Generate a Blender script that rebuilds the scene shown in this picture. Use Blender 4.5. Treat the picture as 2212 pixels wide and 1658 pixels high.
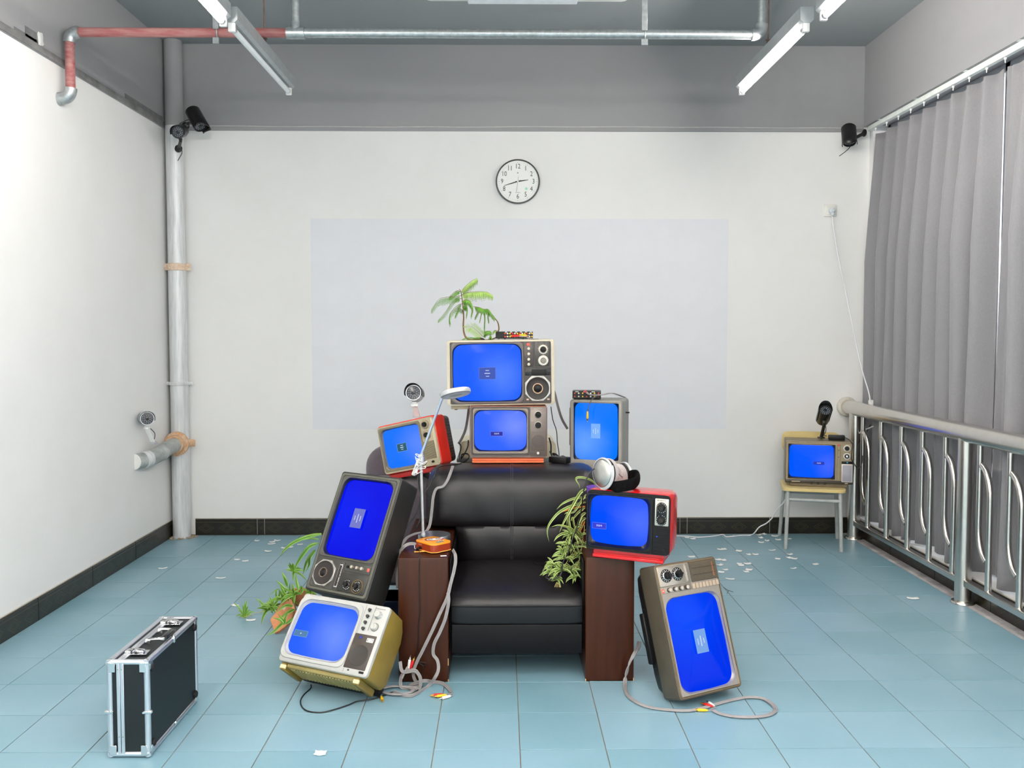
import bpy, bmesh, math, random
from mathutils import Vector, Matrix, Euler

for _o in list(bpy.data.objects):
    bpy.data.objects.remove(_o)
S = bpy.context.scene
COL = S.collection
PI = math.pi

# ------------------------------------------------------------------ camera
FPX, CXP, CYP, CAMH = 1935.0, 1106.0, 812.0, 1.458
PITCH = math.atan((CYP - 715.0) / FPX)
YAW = math.atan((1106.0 - 1084.0) / FPX)
cam_data = bpy.data.cameras.new('camera')
cam = bpy.data.objects.new('camera', cam_data)
COL.objects.link(cam)
cam.location = (0, 0, CAMH)
cam.rotation_euler = (PI / 2 - PITCH, 0, -YAW)
cam_data.sensor_fit = 'HORIZONTAL'
cam_data.sensor_width = 36.0
cam_data.lens = FPX / 2212.0 * 36.0
cam_data.shift_y = (CYP - 829.0) / 2212.0
cam_data.clip_start = 0.02
cam_data.clip_end = 100
S.camera = cam

# ------------------------------------------------------------------ world, exposure
TUBE_POWER = 122.0        # tubes in view
REAR_FILL_POWER = 150.0       # unseen tubes added behind the camera to brighten the room
SKY_POWER = 2.2
world = bpy.data.worlds.new('overcast')
S.world = world
world.use_nodes = True
_bg = world.node_tree.nodes['Background']
_bg.inputs[0].default_value = (0.93, 0.96, 1.0, 1)
_bg.inputs[1].default_value = SKY_POWER
S.view_settings.view_transform = 'Standard'
S.view_settings.look = 'None'
S.view_settings.exposure = 0.0
S.view_settings.gamma = 1.0
S.view_settings.use_curve_mapping = False

# ------------------------------------------------------------------ geometry helpers
_fw = Vector((math.sin(YAW) * math.cos(PITCH), math.cos(YAW) * math.cos(PITCH), -math.sin(PITCH)))
_rt = Vector((math.cos(YAW), -math.sin(YAW), 0))
_up = _rt.cross(_fw)
CAM = Vector((0, 0, CAMH))


def _ray(x, y):
    return _fw + _rt * ((x - CXP) / FPX) - _up * ((y - CYP) / FPX)


def at(x, y, Y):
    """point of the room seen at (x, y) of the photograph, at depth Y"""
    r = _ray(x, y)
    return CAM + r * (Y / r.y)


def atz(x, y, z=0.0):
    r = _ray(x, y)
    return CAM + r * ((z - CAMH) / r.z)


def atx(x, y, X):
    r = _ray(x, y)
    return CAM + r * (X / r.x)


def V(*a):
    return Vector(a)


class M:
    """collects geometry; build() links it as ONE mesh object"""

    def __init__(self):
        self.v = []
        self.f = []
        self.mi = []

    def add(self, vs, fs, mi=0):
        o = len(self.v)
        self.v.extend([tuple(p) for p in vs])
        for f in fs:
            self.f.append(tuple(i + o for i in f))
            self.mi.append(mi)
        return self

    def box(self, c, s, rot=None, mi=0):
        c = Vector(c)
        hx, hy, hz = s[0] / 2, s[1] / 2, s[2] / 2
        vs = [Vector((x, y, z)) for x in (-hx, hx) for y in (-hy, hy) for z in (-hz, hz)]
        if rot is not None:
            vs = [rot @ p for p in vs]
        vs = [p + c for p in vs]
        return self.add(vs, [(0, 1, 3, 2), (4, 6, 7, 5), (0, 4, 5, 1), (2, 3, 7, 6), (0, 2, 6, 4), (1, 5, 7, 3)], mi)

    def box2(self, a, b, mi=0):
        a, b = Vector(a), Vector(b)
        return self.box((a + b) / 2, [abs(b[i] - a[i]) for i in range(3)], None, mi)

    def bbox(self, c, s, r=0.005, seg=2, rot=None, mi=0):
        bm = bmesh.new()
        bmesh.ops.create_cube(bm, size=1.0)
        for p in bm.verts:
            p.co = Vector((p.co.x * s[0], p.co.y * s[1], p.co.z * s[2]))
        bmesh.ops.bevel(bm, geom=bm.edges[:], offset=min(r, min(s) * 0.49), segments=seg, profile=0.5, affect='EDGES')
        bm.verts.index_update()
        c = Vector(c)
        vs = [((rot @ p.co) if rot is not None else p.co) + c for p in bm.verts]
        fs = [[q.index for q in f.verts] for f in bm.faces]
        bm.free()
        return self.add(vs, fs, mi)

    def bbox2(self, a, b, r=0.005, seg=2, mi=0):
        a, b = Vector(a), Vector(b)
        return self.bbox((a + b) / 2, [abs(b[i] - a[i]) for i in range(3)], r, seg, None, mi)

    def loft(self, rings, cap0=True, cap1=True, closed=True, mi=0):
        n = len(rings[0])
        vs = [p for r in rings for p in r]
        fs = []
        for k in range(len(rings) - 1):
            for i in range(n if closed else n - 1):
                j = (i + 1) % n
                fs.append((k * n + i, k * n + j, (k + 1) * n + j, (k + 1) * n + i))
        if cap0:
            fs.append(tuple(reversed(range(n))))
        if cap1:
            o = (len(rings) - 1) * n
            fs.append(tuple(range(o, o + n)))
        return self.add(vs, fs, mi)

    def cyl(self, p0, p1, r0, r1=None, n=16, caps=True, mi=0):
        p0, p1 = Vector(p0), Vector(p1)
        r1 = r0 if r1 is None else r1
        d = (p1 - p0).normalized()
        a = d.orthogonal().normalized()
        b = d.cross(a)
        rings = []
        for p, r in ((p0, r0), (p1, r1)):
            rings.append([p + (a * math.cos(2 * PI * i / n) + b * math.sin(2 * PI * i / n)) * r for i in range(n)])
        return self.loft(rings, caps, caps, True, mi)

    def lathe(self, p0, d, prof, n=24, caps=True, mi=0):
        """prof: list of (radius, distance along d)"""
        p0, d = Vector(p0), Vector(d).normalized()
        a = d.orthogonal().normalized()
        b = d.cross(a)
        rings = [[p0 + d * h + (a * math.cos(2 * PI * i / n) + b * math.sin(2 * PI * i / n)) * max(r, 1e-5) for i in range(n)] for r, h in prof]
        return self.loft(rings, caps, caps, True, mi)

    def tube(self, path, r, n=8, mi=0, caps=True):
        path = [Vector(p) for p in path]
        rings = []
        a = None
        for i, p in enumerate(path):
            t = (path[min(i + 1, len(path) - 1)] - path[max(i - 1, 0)])
            t = t.normalized() if t.length > 1e-9 else Vector((0, 0, 1))
            if a is None:
                a = t.orthogonal().normalized()
            else:
                a = a - t * a.dot(t)
                a = a.normalized() if a.length > 1e-6 else t.orthogonal().normalized()
            b = t.cross(a)
            rr_ = r(i / max(1, len(path) - 1)) if callable(r) else r
            rings.append([p + (a * math.cos(2 * PI * k / n) + b * math.sin(2 * PI * k / n)) * rr_ for k in range(n)])
        return self.loft(rings, caps, caps, True, mi)

    def ball(self, c, r, n=12, m=8, rot=None, mi=0):
        c = Vector(c)
        r = (r, r, r) if not hasattr(r, '__len__') else r
        rings = []
        for k in range(m + 1):
            th = PI * k / m
            ring = []
            for i in range(n):
                p = Vector((r[0] * math.sin(th + 1e-4) * math.cos(2 * PI * i / n), r[1] * math.sin(th + 1e-4) * math.sin(2 * PI * i / n), r[2] * math.cos(th)))
                if rot is not None:
                    p = rot @ p
                ring.append(c + p)
            rings.append(ring)
        return self.loft(rings, True, True, True, mi)

    def grid(self, pts, mi=0):
        nu, nv = len(pts), len(pts[0])
        fs = [(i * nv + j, i * nv + j + 1, (i + 1) * nv + j + 1, (i + 1) * nv + j) for i in range(nu - 1) for j in range(nv - 1)]
        return self.add([p for r in pts for p in r], fs, mi)

    def build(self, name, mat=None, parent=None, smooth=40, recalc=True):
        me = bpy.data.meshes.new(name)
        me.from_pydata(self.v, [], self.f)
        mats = mat if isinstance(mat, (list, tuple)) else [mat]
        for m in mats:
            me.materials.append(m)
        if any(self.mi):
            me.polygons.foreach_set('material_index', self.mi)
        if recalc:
            bm = bmesh.new()
            bm.from_mesh(me)
            bmesh.ops.recalc_face_normals(bm, faces=bm.faces[:])
            bm.to_mesh(me)
            bm.free()
        if smooth:
            me.polygons.foreach_set('use_smooth', [True] * len(me.polygons))
            me.set_sharp_from_angle(angle=math.radians(smooth))
        me.update()
        o = bpy.data.objects.new(name, me)
        COL.objects.link(o)
        if parent is not None:
            o.parent = parent
        return o


def tag(o, label=None, cat=None, group=None, kind=None):
    if label:
        o['label'] = label
    if cat:
        o['category'] = cat
    if group:
        o['group'] = group
    if kind:
        o['kind'] = kind
    return o


def thing(name, label, cat, loc=(0, 0, 0), rot=(0, 0, 0), group=None):
    o = bpy.data.objects.new(name, None)
    COL.objects.link(o)
    o.empty_display_size = 0.05
    o.location = loc
    o.rotation_euler = rot
    return tag(o, label, cat, group)


def struct(o):
    o['kind'] = 'structure'
    return o


def copy_part(o, parent):
    c = o.copy()
    COL.objects.link(c)
    c.parent = parent
    return c


def spline(pts, n=8):
    """Catmull-Rom through the points"""
    p = [Vector(q) for q in pts]
    if len(p) < 3:
        return p
    p = [p[0] * 2 - p[1]] + p + [p[-1] * 2 - p[-2]]
    out = []
    for i in range(1, len(p) - 2):
        a, b, c, d = p[i - 1], p[i], p[i + 1], p[i + 2]
        for k in range(n):
            t = k / n
            out.append(0.5 * ((2 * b) + (c - a) * t + (2 * a - 5 * b + 4 * c - d) * t * t + (3 * b - a - 3 * c + d) * t ** 3))
    out.append(p[-2].copy())
    return out


def rr(cx, cz, w, h, r, n=5, k=4, bulge=0.0):
    """rounded rectangle outline in (x, z), with sides bulging outwards"""
    pts = []
    hw, hh = w / 2, h / 2
    r = min(r, hw * 0.999, hh * 0.999)
    cs = [(hw - r, hh - r, 0), (-hw + r, hh - r, 90), (-hw + r, -hh + r, 180), (hw - r, -hh + r, 270)]
    raw = []
    for q in range(4):
        x, z, a0 = cs[q]
        for i in range(n + 1):
            a = math.radians(a0 + 90 * i / n)
            raw.append((x + r * math.cos(a), z + r * math.sin(a)))
        nx, nz, a1 = cs[(q + 1) % 4]
        e = raw[-1]
        a = math.radians(a1)
        s = (nx + r * math.cos(a), nz + r * math.sin(a))
        for i in range(1, k):
            t = i / k
            raw.append((e[0] + (s[0] - e[0]) * t, e[1] + (s[1] - e[1]) * t))
    for x, z in raw:
        bx = bulge * (1 - (z / hh) ** 2) * (x / hw) if bulge else 0
        bz = bulge * (1 - (x / hw) ** 2) * (z / hh) if bulge else 0
        pts.append((cx + x + bx, cz + z + bz))
    return pts


def yz(outline, y):
    return [Vector((x, y, z)) for x, z in outline]


def circ(cx, cz, r, n=24):
    return [(cx + r * math.cos(2 * PI * i / n), cz + r * math.sin(2 * PI * i / n)) for i in range(n)]


def frame_mb(o_out, o_in, yf, yb, lip=0.002):
    """a flat frame with a rounded front between two outlines, from yf back to yb"""
    m = M()
    m.loft([yz(o_out, yb), yz(o_out, yf + lip), yz([(a[0] + (b[0] - a[0]) * .12, a[1] + (b[1] - a[1]) * .12) for a, b in zip(o_out, o_in)], yf),
            yz([(a[0] + (b[0] - a[0]) * .88, a[1] + (b[1] - a[1]) * .88) for a, b in zip(o_out, o_in)], yf), yz(o_in, yf + lip), yz(o_in, yb)], False, False)
    return m


# ------------------------------------------------------------------ materials
def lin(c):
    out = []
    for x in c:
        x = x / 255.0
        out.append(x / 12.92 if x <= 0.04045 else ((x + 0.055) / 1.055) ** 2.4)
    return out


_MATS = {}


def mat(name, rgb, rough=0.5, metal=0.0, noise=0.06, scale=18.0, bump=0.0, bscale=200.0, coat=0.0, spec=0.5, stretch=None, rgb2=None, sheen=0.0):
    if name in _MATS:
        return _MATS[name]
    m = bpy.data.materials.new(name)
    m.use_nodes = True
    nt = m.node_tree
    b = nt.nodes['Principled BSDF']
    c = lin(rgb)
    b.inputs['Roughness'].default_value = rough
    b.inputs['Metallic'].default_value = metal
    b.inputs['Specular IOR Level'].default_value = spec
    b.inputs['Coat Weight'].default_value = coat
    b.inputs['Coat Roughness'].default_value = 0.08
    b.inputs['Sheen Weight'].default_value = sheen
    tc = nt.nodes.new('ShaderNodeTexCoord')
    mp = nt.nodes.new('ShaderNodeMapping')
    nt.links.new(tc.outputs['Object'], mp.inputs[0])
    if stretch:
        mp.inputs['Scale'].default_value = stretch
    nz = nt.nodes.new('ShaderNodeTexNoise')
    nz.inputs['Scale'].default_value = scale
    nz.inputs['Detail'].default_value = 5
    nz.inputs['Roughness'].default_value = 0.6
    nt.links.new(mp.outputs[0], nz.inputs['Vector'])
    rp = nt.nodes.new('ShaderNodeValToRGB')
    c2 = lin(rgb2) if rgb2 else [min(1, x * (1 + noise * 1.6) + 0.0) for x in c]
    c1 = c if rgb2 else [x * (1 - noise * 1.6) for x in c]
    rp.color_ramp.elements[0].position = 0.3
    rp.color_ramp.elements[0].color = (*c1, 1)
    rp.color_ramp.elements[1].position = 0.7
    rp.color_ramp.elements[1].color = (*c2, 1)
    nt.links.new(nz.outputs[0], rp.inputs[0])
    nt.links.new(rp.outputs[0], b.inputs['Base Color'])
    if bump:
        n2 = nt.nodes.new('ShaderNodeTexNoise')
        n2.inputs['Scale'].default_value = bscale
        n2.inputs['Detail'].default_value = 3
        nt.links.new(mp.outputs[0], n2.inputs['Vector'])
        bp = nt.nodes.new('ShaderNodeBump')
        bp.inputs['Strength'].default_value = bump
        bp.inputs['Distance'].default_value = 0.002
        nt.links.new(n2.outputs[0], bp.inputs['Height'])
        nt.links.new(bp.outputs[0], b.inputs['Normal'])
    _MATS[name] = m
    return m


def emit(name, rgb, strength):
    if name in _MATS:
        return _MATS[name]
    m = bpy.data.materials.new(name)
    m.use_nodes = True
    b = m.node_tree.nodes['Principled BSDF']
    b.inputs['Base Color'].default_value = (0.02, 0.02, 0.02, 1)
    b.inputs['Roughness'].default_value = 0.6
    b.inputs['Specular IOR Level'].default_value = 0.1
    b.inputs['Emission Color'].default_value = (*lin(rgb), 1)
    b.inputs['Emission Strength'].default_value = strength
    _MATS[name] = m
    return m


def screen_mat(name, deep, pale, centre=(0, 0), spread=0.16, strength=1.0):
    """picture tube showing a plain blue signal, paler where the beam is hot"""
    m = bpy.data.materials.new(name)
    m.use_nodes = True
    nt = m.node_tree
    b = nt.nodes['Principled BSDF']
    b.inputs['Base Color'].default_value = (0.0, 0.0, 0.0, 1)
    b.inputs['Roughness'].default_value = 0.1
    b.inputs['Specular IOR Level'].default_value = 0.06
    tc = nt.nodes.new('ShaderNodeTexCoord')
    vd = nt.nodes.new('ShaderNodeVectorMath')
    vd.operation = 'DISTANCE'
    vd.inputs[1].default_value = (centre[0], 0, centre[1])
    nt.links.new(tc.outputs['Object'], vd.inputs[0])
    nz = nt.nodes.new('ShaderNodeTexNoise')
    nz.inputs['Scale'].default_value = 9
    nt.links.new(tc.outputs['Object'], nz.inputs['Vector'])
    ma = nt.nodes.new('ShaderNodeMath')
    ma.operation = 'MULTIPLY_ADD'
    nt.links.new(nz.outputs[0], ma.inputs[0])
    ma.inputs[1].default_value = 0.07
    nt.links.new(vd.outputs['Value'], ma.inputs[2])
    mr = nt.nodes.new('ShaderNodeMapRange')
    mr.interpolation_type = 'SMOOTHSTEP'
    mr.inputs['From Min'].default_value = 0.02
    mr.inputs['From Max'].default_value = spread + 0.04
    nt.links.new(ma.outputs[0], mr.inputs['Value'])
    mx = nt.nodes.new('ShaderNodeMix')
    mx.data_type = 'RGBA'
    mx.inputs[6].default_value = (*lin(pale), 1)
    mx.inputs[7].default_value = (*lin(deep), 1)
    nt.links.new(mr.outputs[0], mx.inputs[0])
    nt.links.new(mx.outputs[2], b.inputs['Emission Color'])
    b.inputs['Emission Strength'].default_value = strength
    return m


def tile_mat():
    m = bpy.data.materials.new('floor_tile_glaze')
    m.use_nodes = True
    nt = m.node_tree
    b = nt.nodes['Principled BSDF']
    tc = nt.nodes.new('ShaderNodeTexCoord')
    oi = nt.nodes.new('ShaderNodeObjectInfo')
    nz = nt.nodes.new('ShaderNodeTexNoise')
    nz.inputs['Scale'].default_value = 1.6
    nz.inputs['Detail'].default_value = 4
    ge = nt.nodes.new('ShaderNodeNewGeometry')
    nt.links.new(ge.outputs['Position'], nz.inputs['Vector'])
    # woven print: two crossed wave bands
    w1 = nt.nodes.new('ShaderNodeTexNoise')
    w1.inputs['Scale'].default_value = 60
    mp = nt.nodes.new('ShaderNodeMapping')
    mp.inputs['Scale'].default_value = (0.25, 6, 1)
    nt.links.new(tc.outputs['Object'], mp.inputs[0])
    nt.links.new(mp.outputs[0], w1.inputs['Vector'])
    w2 = nt.nodes.new('ShaderNodeTexNoise')
    w2.inputs['Scale'].default_value = 60
    mp2 = nt.nodes.new('ShaderNodeMapping')
    mp2.inputs['Scale'].default_value = (6, 0.25, 1)
    nt.links.new(tc.outputs['Object'], mp2.inputs[0])
    nt.links.new(mp2.outputs[0], w2.inputs['Vector'])
    a1 = nt.nodes.new('ShaderNodeMath'); a1.operation = 'ADD'
    nt.links.new(w1.outputs[0], a1.inputs[0]); nt.links.new(w2.outputs[0], a1.inputs[1])
    a2 = nt.nodes.new('ShaderNodeMath'); a2.operation = 'MULTIPLY_ADD'
    nt.links.new(a1.outputs[0], a2.inputs[0]); a2.inputs[1].default_value = 0.16
    nt.links.new(nz.outputs[0], a2.inputs[2])
    a3 = nt.nodes.new('ShaderNodeMath'); a3.operation = 'MULTIPLY_ADD'
    nt.links.new(oi.outputs['Random'], a3.inputs[0]); a3.inputs[1].default_value = 0.22
    nt.links.new(a2.outputs[0], a3.inputs[2])
    rp = nt.nodes.new('ShaderNodeValToRGB')
    rp.color_ramp.elements[0].position = 0.42
    rp.color_ramp.elements[0].color = (*lin((112, 153, 165)), 1)
    rp.color_ramp.elements[1].position = 1.0
    rp.color_ramp.elements[1].color = (*lin((137, 170, 185)), 1)
    nt.links.new(a3.outputs[0], rp.inputs[0])
    nt.links.new(rp.outputs[0], b.inputs['Base Color'])
    b.inputs['Roughness'].default_value = 0.36
    b.inputs['Specular IOR Level'].default_value = 0.5
    bp = nt.nodes.new('ShaderNodeBump')
    bp.inputs['Strength'].default_value = 0.12
    bp.inputs['Distance'].default_value = 0.001
    nt.links.new(a1.outputs[0], bp.inputs['Height'])
    nt.links.new(bp.outputs[0], b.inputs['Normal'])
    return m


def baseboard_mat():
    """dark glazed tile with a faint printed row of diamonds"""
    m = bpy.data.materials.new('baseboard_glaze')
    m.use_nodes = True
    nt = m.node_tree
    N, L = nt.nodes, nt.links
    b = N['Principled BSDF']
    tc = N.new('ShaderNodeTexCoord')
    sx = N.new('ShaderNodeSeparateXYZ')
    L.new(tc.outputs['Object'], sx.inputs[0])

    def mth(op, a, bb=None, c=None):
        n = N.new('ShaderNodeMath'); n.operation = op
        for i, q in enumerate((a, bb, c)):
            if q is None:
                continue
            if isinstance(q, (int, float)):
                n.inputs[i].default_value = q
            else:
                L.new(q, n.inputs[i])
        return n.outputs[0]
    u = mth('DIVIDE', sx.outputs[0], 0.149)
    fr = mth('FRACT', u)
    dx = mth('MULTIPLY', mth('ABSOLUTE', mth('SUBTRACT', fr, 0.5)), 2.6)
    dz = mth('DIVIDE', mth('ABSOLUTE', mth('SUBTRACT', sx.outputs[2], 0.047)), 0.036)
    d = mth('ADD', dx, dz)
    ring = mth('LESS_THAN', mth('ABSOLUTE', mth('SUBTRACT', d, 0.95)), 0.06)
    ring2 = mth('LESS_THAN', mth('ABSOLUTE', mth('SUBTRACT', d, 0.55)), 0.09)
    line = mth('LESS_THAN', mth('ABSOLUTE', mth('SUBTRACT', sx.outputs[2], 0.090)), 0.002)
    tot = mth('MAXIMUM', mth('MAXIMUM', ring, mth('MULTIPLY', ring2, 0.7)), line)
    nz = N.new('ShaderNodeTexNoise'); nz.inputs['Scale'].default_value = 25
    L.new(tc.outputs['Object'], nz.inputs['Vector'])
    mx = N.new('ShaderNodeMix'); mx.data_type = 'RGBA'
    mx.inputs[6].default_value = (*lin((30, 28, 21)), 1)
    mx.inputs[7].default_value = (*lin((74, 64, 40)), 1)
    L.new(mth('MULTIPLY', tot, mth('ADD', nz.outputs[0], 0.25)), mx.inputs[0])
    L.new(mx.outputs[2], b.inputs['Base Color'])
    b.inputs['Roughness'].default_value = 0.28
    return m


def wall_mat(name, rgb, stain=(180, 178, 172), amt=0.5, rough=0.75):
    """emulsion paint with faint scuffs and grime"""
    m = bpy.data.materials.new(name)
    m.use_nodes = True
    nt = m.node_tree
    N, L = nt.nodes, nt.links
    b = N['Principled BSDF']
    ge = N.new('ShaderNodeNewGeometry')
    n1 = N.new('ShaderNodeTexNoise'); n1.inputs['Scale'].default_value = 1.3; n1.inputs['Detail'].default_value = 8
    n1.inputs['Roughness'].default_value = 0.65
    L.new(ge.outputs['Position'], n1.inputs['Vector'])
    rp = N.new('ShaderNodeValToRGB')
    rp.color_ramp.elements[0].position = 0.25
    rp.color_ramp.elements[0].color = (*lin(stain), 1)
    rp.color_ramp.elements[1].position = 0.25 + 0.5 * (1 - amt) + 0.02
    rp.color_ramp.elements[1].color = (*lin(rgb), 1)
    L.new(n1.outputs[0], rp.inputs[0])
    L.new(rp.outputs[0], b.inputs['Base Color'])
    b.inputs['Roughness'].default_value = rough
    b.inputs['Specular IOR Level'].default_value = 0.3
    n2 = N.new('ShaderNodeTexNoise'); n2.inputs['Scale'].default_value = 9; n2.inputs['Detail'].default_value = 6
    L.new(ge.outputs['Position'], n2.inputs['Vector'])
    bp = N.new('ShaderNodeBump'); bp.inputs['Strength'].default_value = 0.12; bp.inputs['Distance'].default_value = 0.01
    L.new(n2.outputs[0], bp.inputs['Height'])
    L.new(bp.outputs[0], b.inputs['Normal'])
    return m


def grille_mat(name, rgb_bar, rgb_gap, sx, sz):
    """woven loudspeaker cloth / punched grid too fine to model hole by hole"""
    m = bpy.data.materials.new(name)
    m.use_nodes = True
    nt = m.node_tree
    N, L = nt.nodes, nt.links
    b = N['Principled BSDF']
    tc = N.new('ShaderNodeTexCoord')
    mp = N.new('ShaderNodeMapping')
    mp.inputs['Scale'].default_value = (sx, 1, sz)
    L.new(tc.outputs['Object'], mp.inputs[0])
    ck = N.new('ShaderNodeTexVoronoi')
    ck.inputs['Randomness'].default_value = 0.0
    ck.inputs['Scale'].default_value = 1.0
    L.new(mp.outputs[0], ck.inputs['Vector'])
    rp = N.new('ShaderNodeValToRGB')
    rp.color_ramp.elements[0].position = 0.28
    rp.color_ramp.elements[0].color = (*lin(rgb_gap), 1)
    rp.color_ramp.elements[1].position = 0.5
    rp.color_ramp.elements[1].color = (*lin(rgb_bar), 1)
    L.new(ck.outputs['Distance'], rp.inputs[0])
    L.new(rp.outputs[0], b.inputs['Base Color'])
    b.inputs['Roughness'].default_value = 0.6
    return m


def wood_mat(name, dark, light, rough=0.3, coat=0.3, axis=2):
    m = bpy.data.materials.new(name)
    m.use_nodes = True
    nt = m.node_tree
    N, L = nt.nodes, nt.links
    b = N['Principled BSDF']
    tc = N.new('ShaderNodeTexCoord')
    mp = N.new('ShaderNodeMapping')
    sc = [14, 14, 14]; sc[axis] = 0.9
    mp.inputs['Scale'].default_value = sc
    L.new(tc.outputs['Object'], mp.inputs[0])
    nz = N.new('ShaderNodeTexNoise'); nz.inputs['Scale'].default_value = 2.2; nz.inputs['Detail'].default_value = 9
    nz.inputs['Distortion'].default_value = 0.6
    L.new(mp.outputs[0], nz.inputs['Vector'])
    rp = N.new('ShaderNodeValToRGB')
    rp.color_ramp.elements[0].position = 0.3; rp.color_ramp.elements[0].color = (*lin(dark), 1)
    rp.color_ramp.elements[1].position = 0.72; rp.color_ramp.elements[1].color = (*lin(light), 1)
    L.new(nz.outputs[0], rp.inputs[0])
    L.new(rp.outputs[0], b.inputs['Base Color'])
    b.inputs['Roughness'].default_value = rough
    b.inputs['Coat Weight'].default_value = coat
    b.inputs['Coat Roughness'].default_value = 0.12
    b.inputs['Specular IOR Level'].default_value = 0.2
    return m


WHITE_WALL = wall_mat('white_emulsion', (232, 232, 231), (226, 226, 224), 0.4)
GREY_WALL = wall_mat('grey_emulsion', (154, 154, 156), (147, 147, 149), 0.6, 0.6)
GREY_CEIL = wall_mat('grey_ceiling_paint', (150, 155, 157), (142, 147, 149), 0.7, 0.6)
TILE = tile_mat()
BASE = baseboard_mat()
GROUT = mat('grout', (124, 114, 100), 0.9, noise=0.15, scale=12)
LIGHT_GROUT = mat('pale_grout', (190, 184, 172), 0.9, noise=0.1)
CEMENT = mat('dusty_cement', (176, 172, 172), 0.9, noise=0.25, scale=9)
BLACKP = mat('black_plastic', (17, 17, 18), 0.42, noise=0.12, bump=0.05, spec=.28)
BLACKG = mat('gloss_black', (14, 14, 16), 0.18, noise=0.05)
DARKP = mat('charcoal_plastic', (40, 39, 37), 0.45, noise=0.12, scale=14, bump=0.08, spec=.3)
STEEL = mat('polished_steel', (214, 210, 204), 0.26, 1.0, noise=0.03)
CHROME = mat('chrome', (225, 225, 226), 0.1, 1.0, noise=0.02)
ALU = mat('brushed_aluminium', (205, 208, 212), 0.34, 1.0, noise=0.04, stretch=(1, 1, 8))
SILVERP = mat('silver_plastic', (196, 198, 200), 0.32, 0.35, noise=0.03)
GALV = mat('galvanised_steel', (172, 178, 180), 0.38, 0.75, noise=0.14, scale=40)
WHITEP = mat('white_plastic', (232, 232, 230), 0.4, noise=0.03)
GREYCABLE = mat('grey_cable', (150, 146, 146), 0.5, noise=0.05)
BLACKCABLE = mat('black_cable', (20, 20, 22), 0.45, noise=0.05)
WHITECABLE = mat('white_cable', (225, 226, 230), 0.45, noise=0.03)
RCA_R = mat('red_plug', (205, 24, 30), 0.4, noise=0.04)
RCA_Y = mat('yellow_plug', (236, 190, 20), 0.4, noise=0.04)
RCA_W = mat('white_plug', (236, 234, 230), 0.4, noise=0.03)
GOLD = mat('brass_contact', (205, 160, 80), 0.3, 1.0)
DIALW = mat('dial_ring', (190, 182, 170), 0.35, 0.5, noise=0.15, scale=60)
GLASSM = bpy.data.materials.new('window_glass')
GLASSM.use_nodes = True
_g = GLASSM.node_tree.nodes['Principled BSDF']
_g.inputs['Transmission Weight'].default_value = 1.0
_g.inputs['Roughness'].default_value = 0.0
_g.inputs['IOR'].default_value = 1.1
_g.inputs['Base Color'].default_value = (0.95, 0.97, 1, 1)


def text_mesh(txt, size, depth=0.0006, align='CENTER'):
    cu = bpy.data.curves.new('lettering', 'FONT')
    cu.body = txt
    cu.size = size
    cu.extrude = depth
    cu.align_x = align
    cu.align_y = 'CENTER'
    cu.resolution_u = 2
    o = bpy.data.objects.new('lettering', cu)
    me = bpy.data.meshes.new_from_object(o)
    bpy.data.objects.remove(o)
    return me


def text_on(name, txt, size, x, y, z, m, parent, roll=0.0, depth=0.0006, sx=1.0):
    """lettering standing in a local XZ plane, read from -y"""
    me = text_mesh(txt, size, depth)
    me.materials.clear()
    me.materials.append(m)
    o = bpy.data.objects.new(name, me)
    COL.objects.link(o)
    o.parent = parent
    o.matrix_local = Matrix.Translation((x, y, z)) @ Matrix.Rotation(roll, 4, 'Y') @ Matrix.Rotation(PI / 2, 4, 'X') @ Matrix.Diagonal((sx, 1, 1, 1))
    return o


random.seed(7)
# ================================================================== the room
XL, XR, YB, YF, ZC = -2.352, 2.55, 6.40, -4.4, 3.46
ZB = 2.865

# floor: grout bed with every tile its own piece
floor = struct(M().box2((XL - .1, YF - .1, -0.12), (XR + .3, YB + .1, -0.003)).build('floor', GROUT, None, 0))
TX0, TS, TY0, TD = 0.0627, 0.3005, 3.057, 0.30157
tm = M().bbox((0, 0, -0.004), (TS - 0.0036, TD - 0.0036, 0.008), 0.0007, 1)
t0 = None
for j in range(-3, 11):
    for i in range(-8, 8):
        cx, cy = TX0 + (i + .5) * TS, TY0 + (j + .5) * TD
        if t0 is None:
            t0 = tm.build('tile', TILE, floor, 30)
            t = t0
        else:
            t = copy_part(t0, floor)
        t.location = (cx, cy, random.uniform(-0.0004, 0.0))
        t.rotation_euler = (random.uniform(-.0008, .0008), random.uniform(-.0008, .0008), 0)
rest = M()
for j in range(-24, -3):
    for i in range(-8, 8):
        rest.box((TX0 + (i + .5) * TS, TY0 + (j + .5) * TD, -0.004), (TS - 0.004, TD - 0.004, 0.008))
tag(rest.build('tile_field', TILE, floor, 0), kind='stuff')

struct(M().box2((XL - .12, YF - .1, ZC), (XR + .35, YB + .1, ZC + .1)).build('ceiling', GREY_CEIL, None, 0))
wl = struct(M().box2((XL - .12, YF, 0), (XL, YB, ZC)).build('wall_left', WHITE_WALL, None, 0))
wb = struct(M().box2((XL - .12, YB, 0), (XR + .35, YB + .12, ZC)).build('wall_back', WHITE_WALL, None, 0))
struct(M().box2((XL - .12, YF - .12, 0), (XR + .35, YF, ZC)).build('wall_front', WHITE_WALL, None, 0))
m = M()
m.box2((XR, YF, 0), (XR + .3, YB, .13))
m.box2((XR + .01, YF, 2.9), (XR + .3, YB, ZC), 1)
m.box2((XR + .01, YF, .13), (XR + .3, 0.6, 2.9))
m.box2((XR + .06, 6.34, .13), (XR + .3, YB, 2.9))
struct(m.build('wall_right', [WHITE_WALL, GREY_WALL], None, 0))
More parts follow.
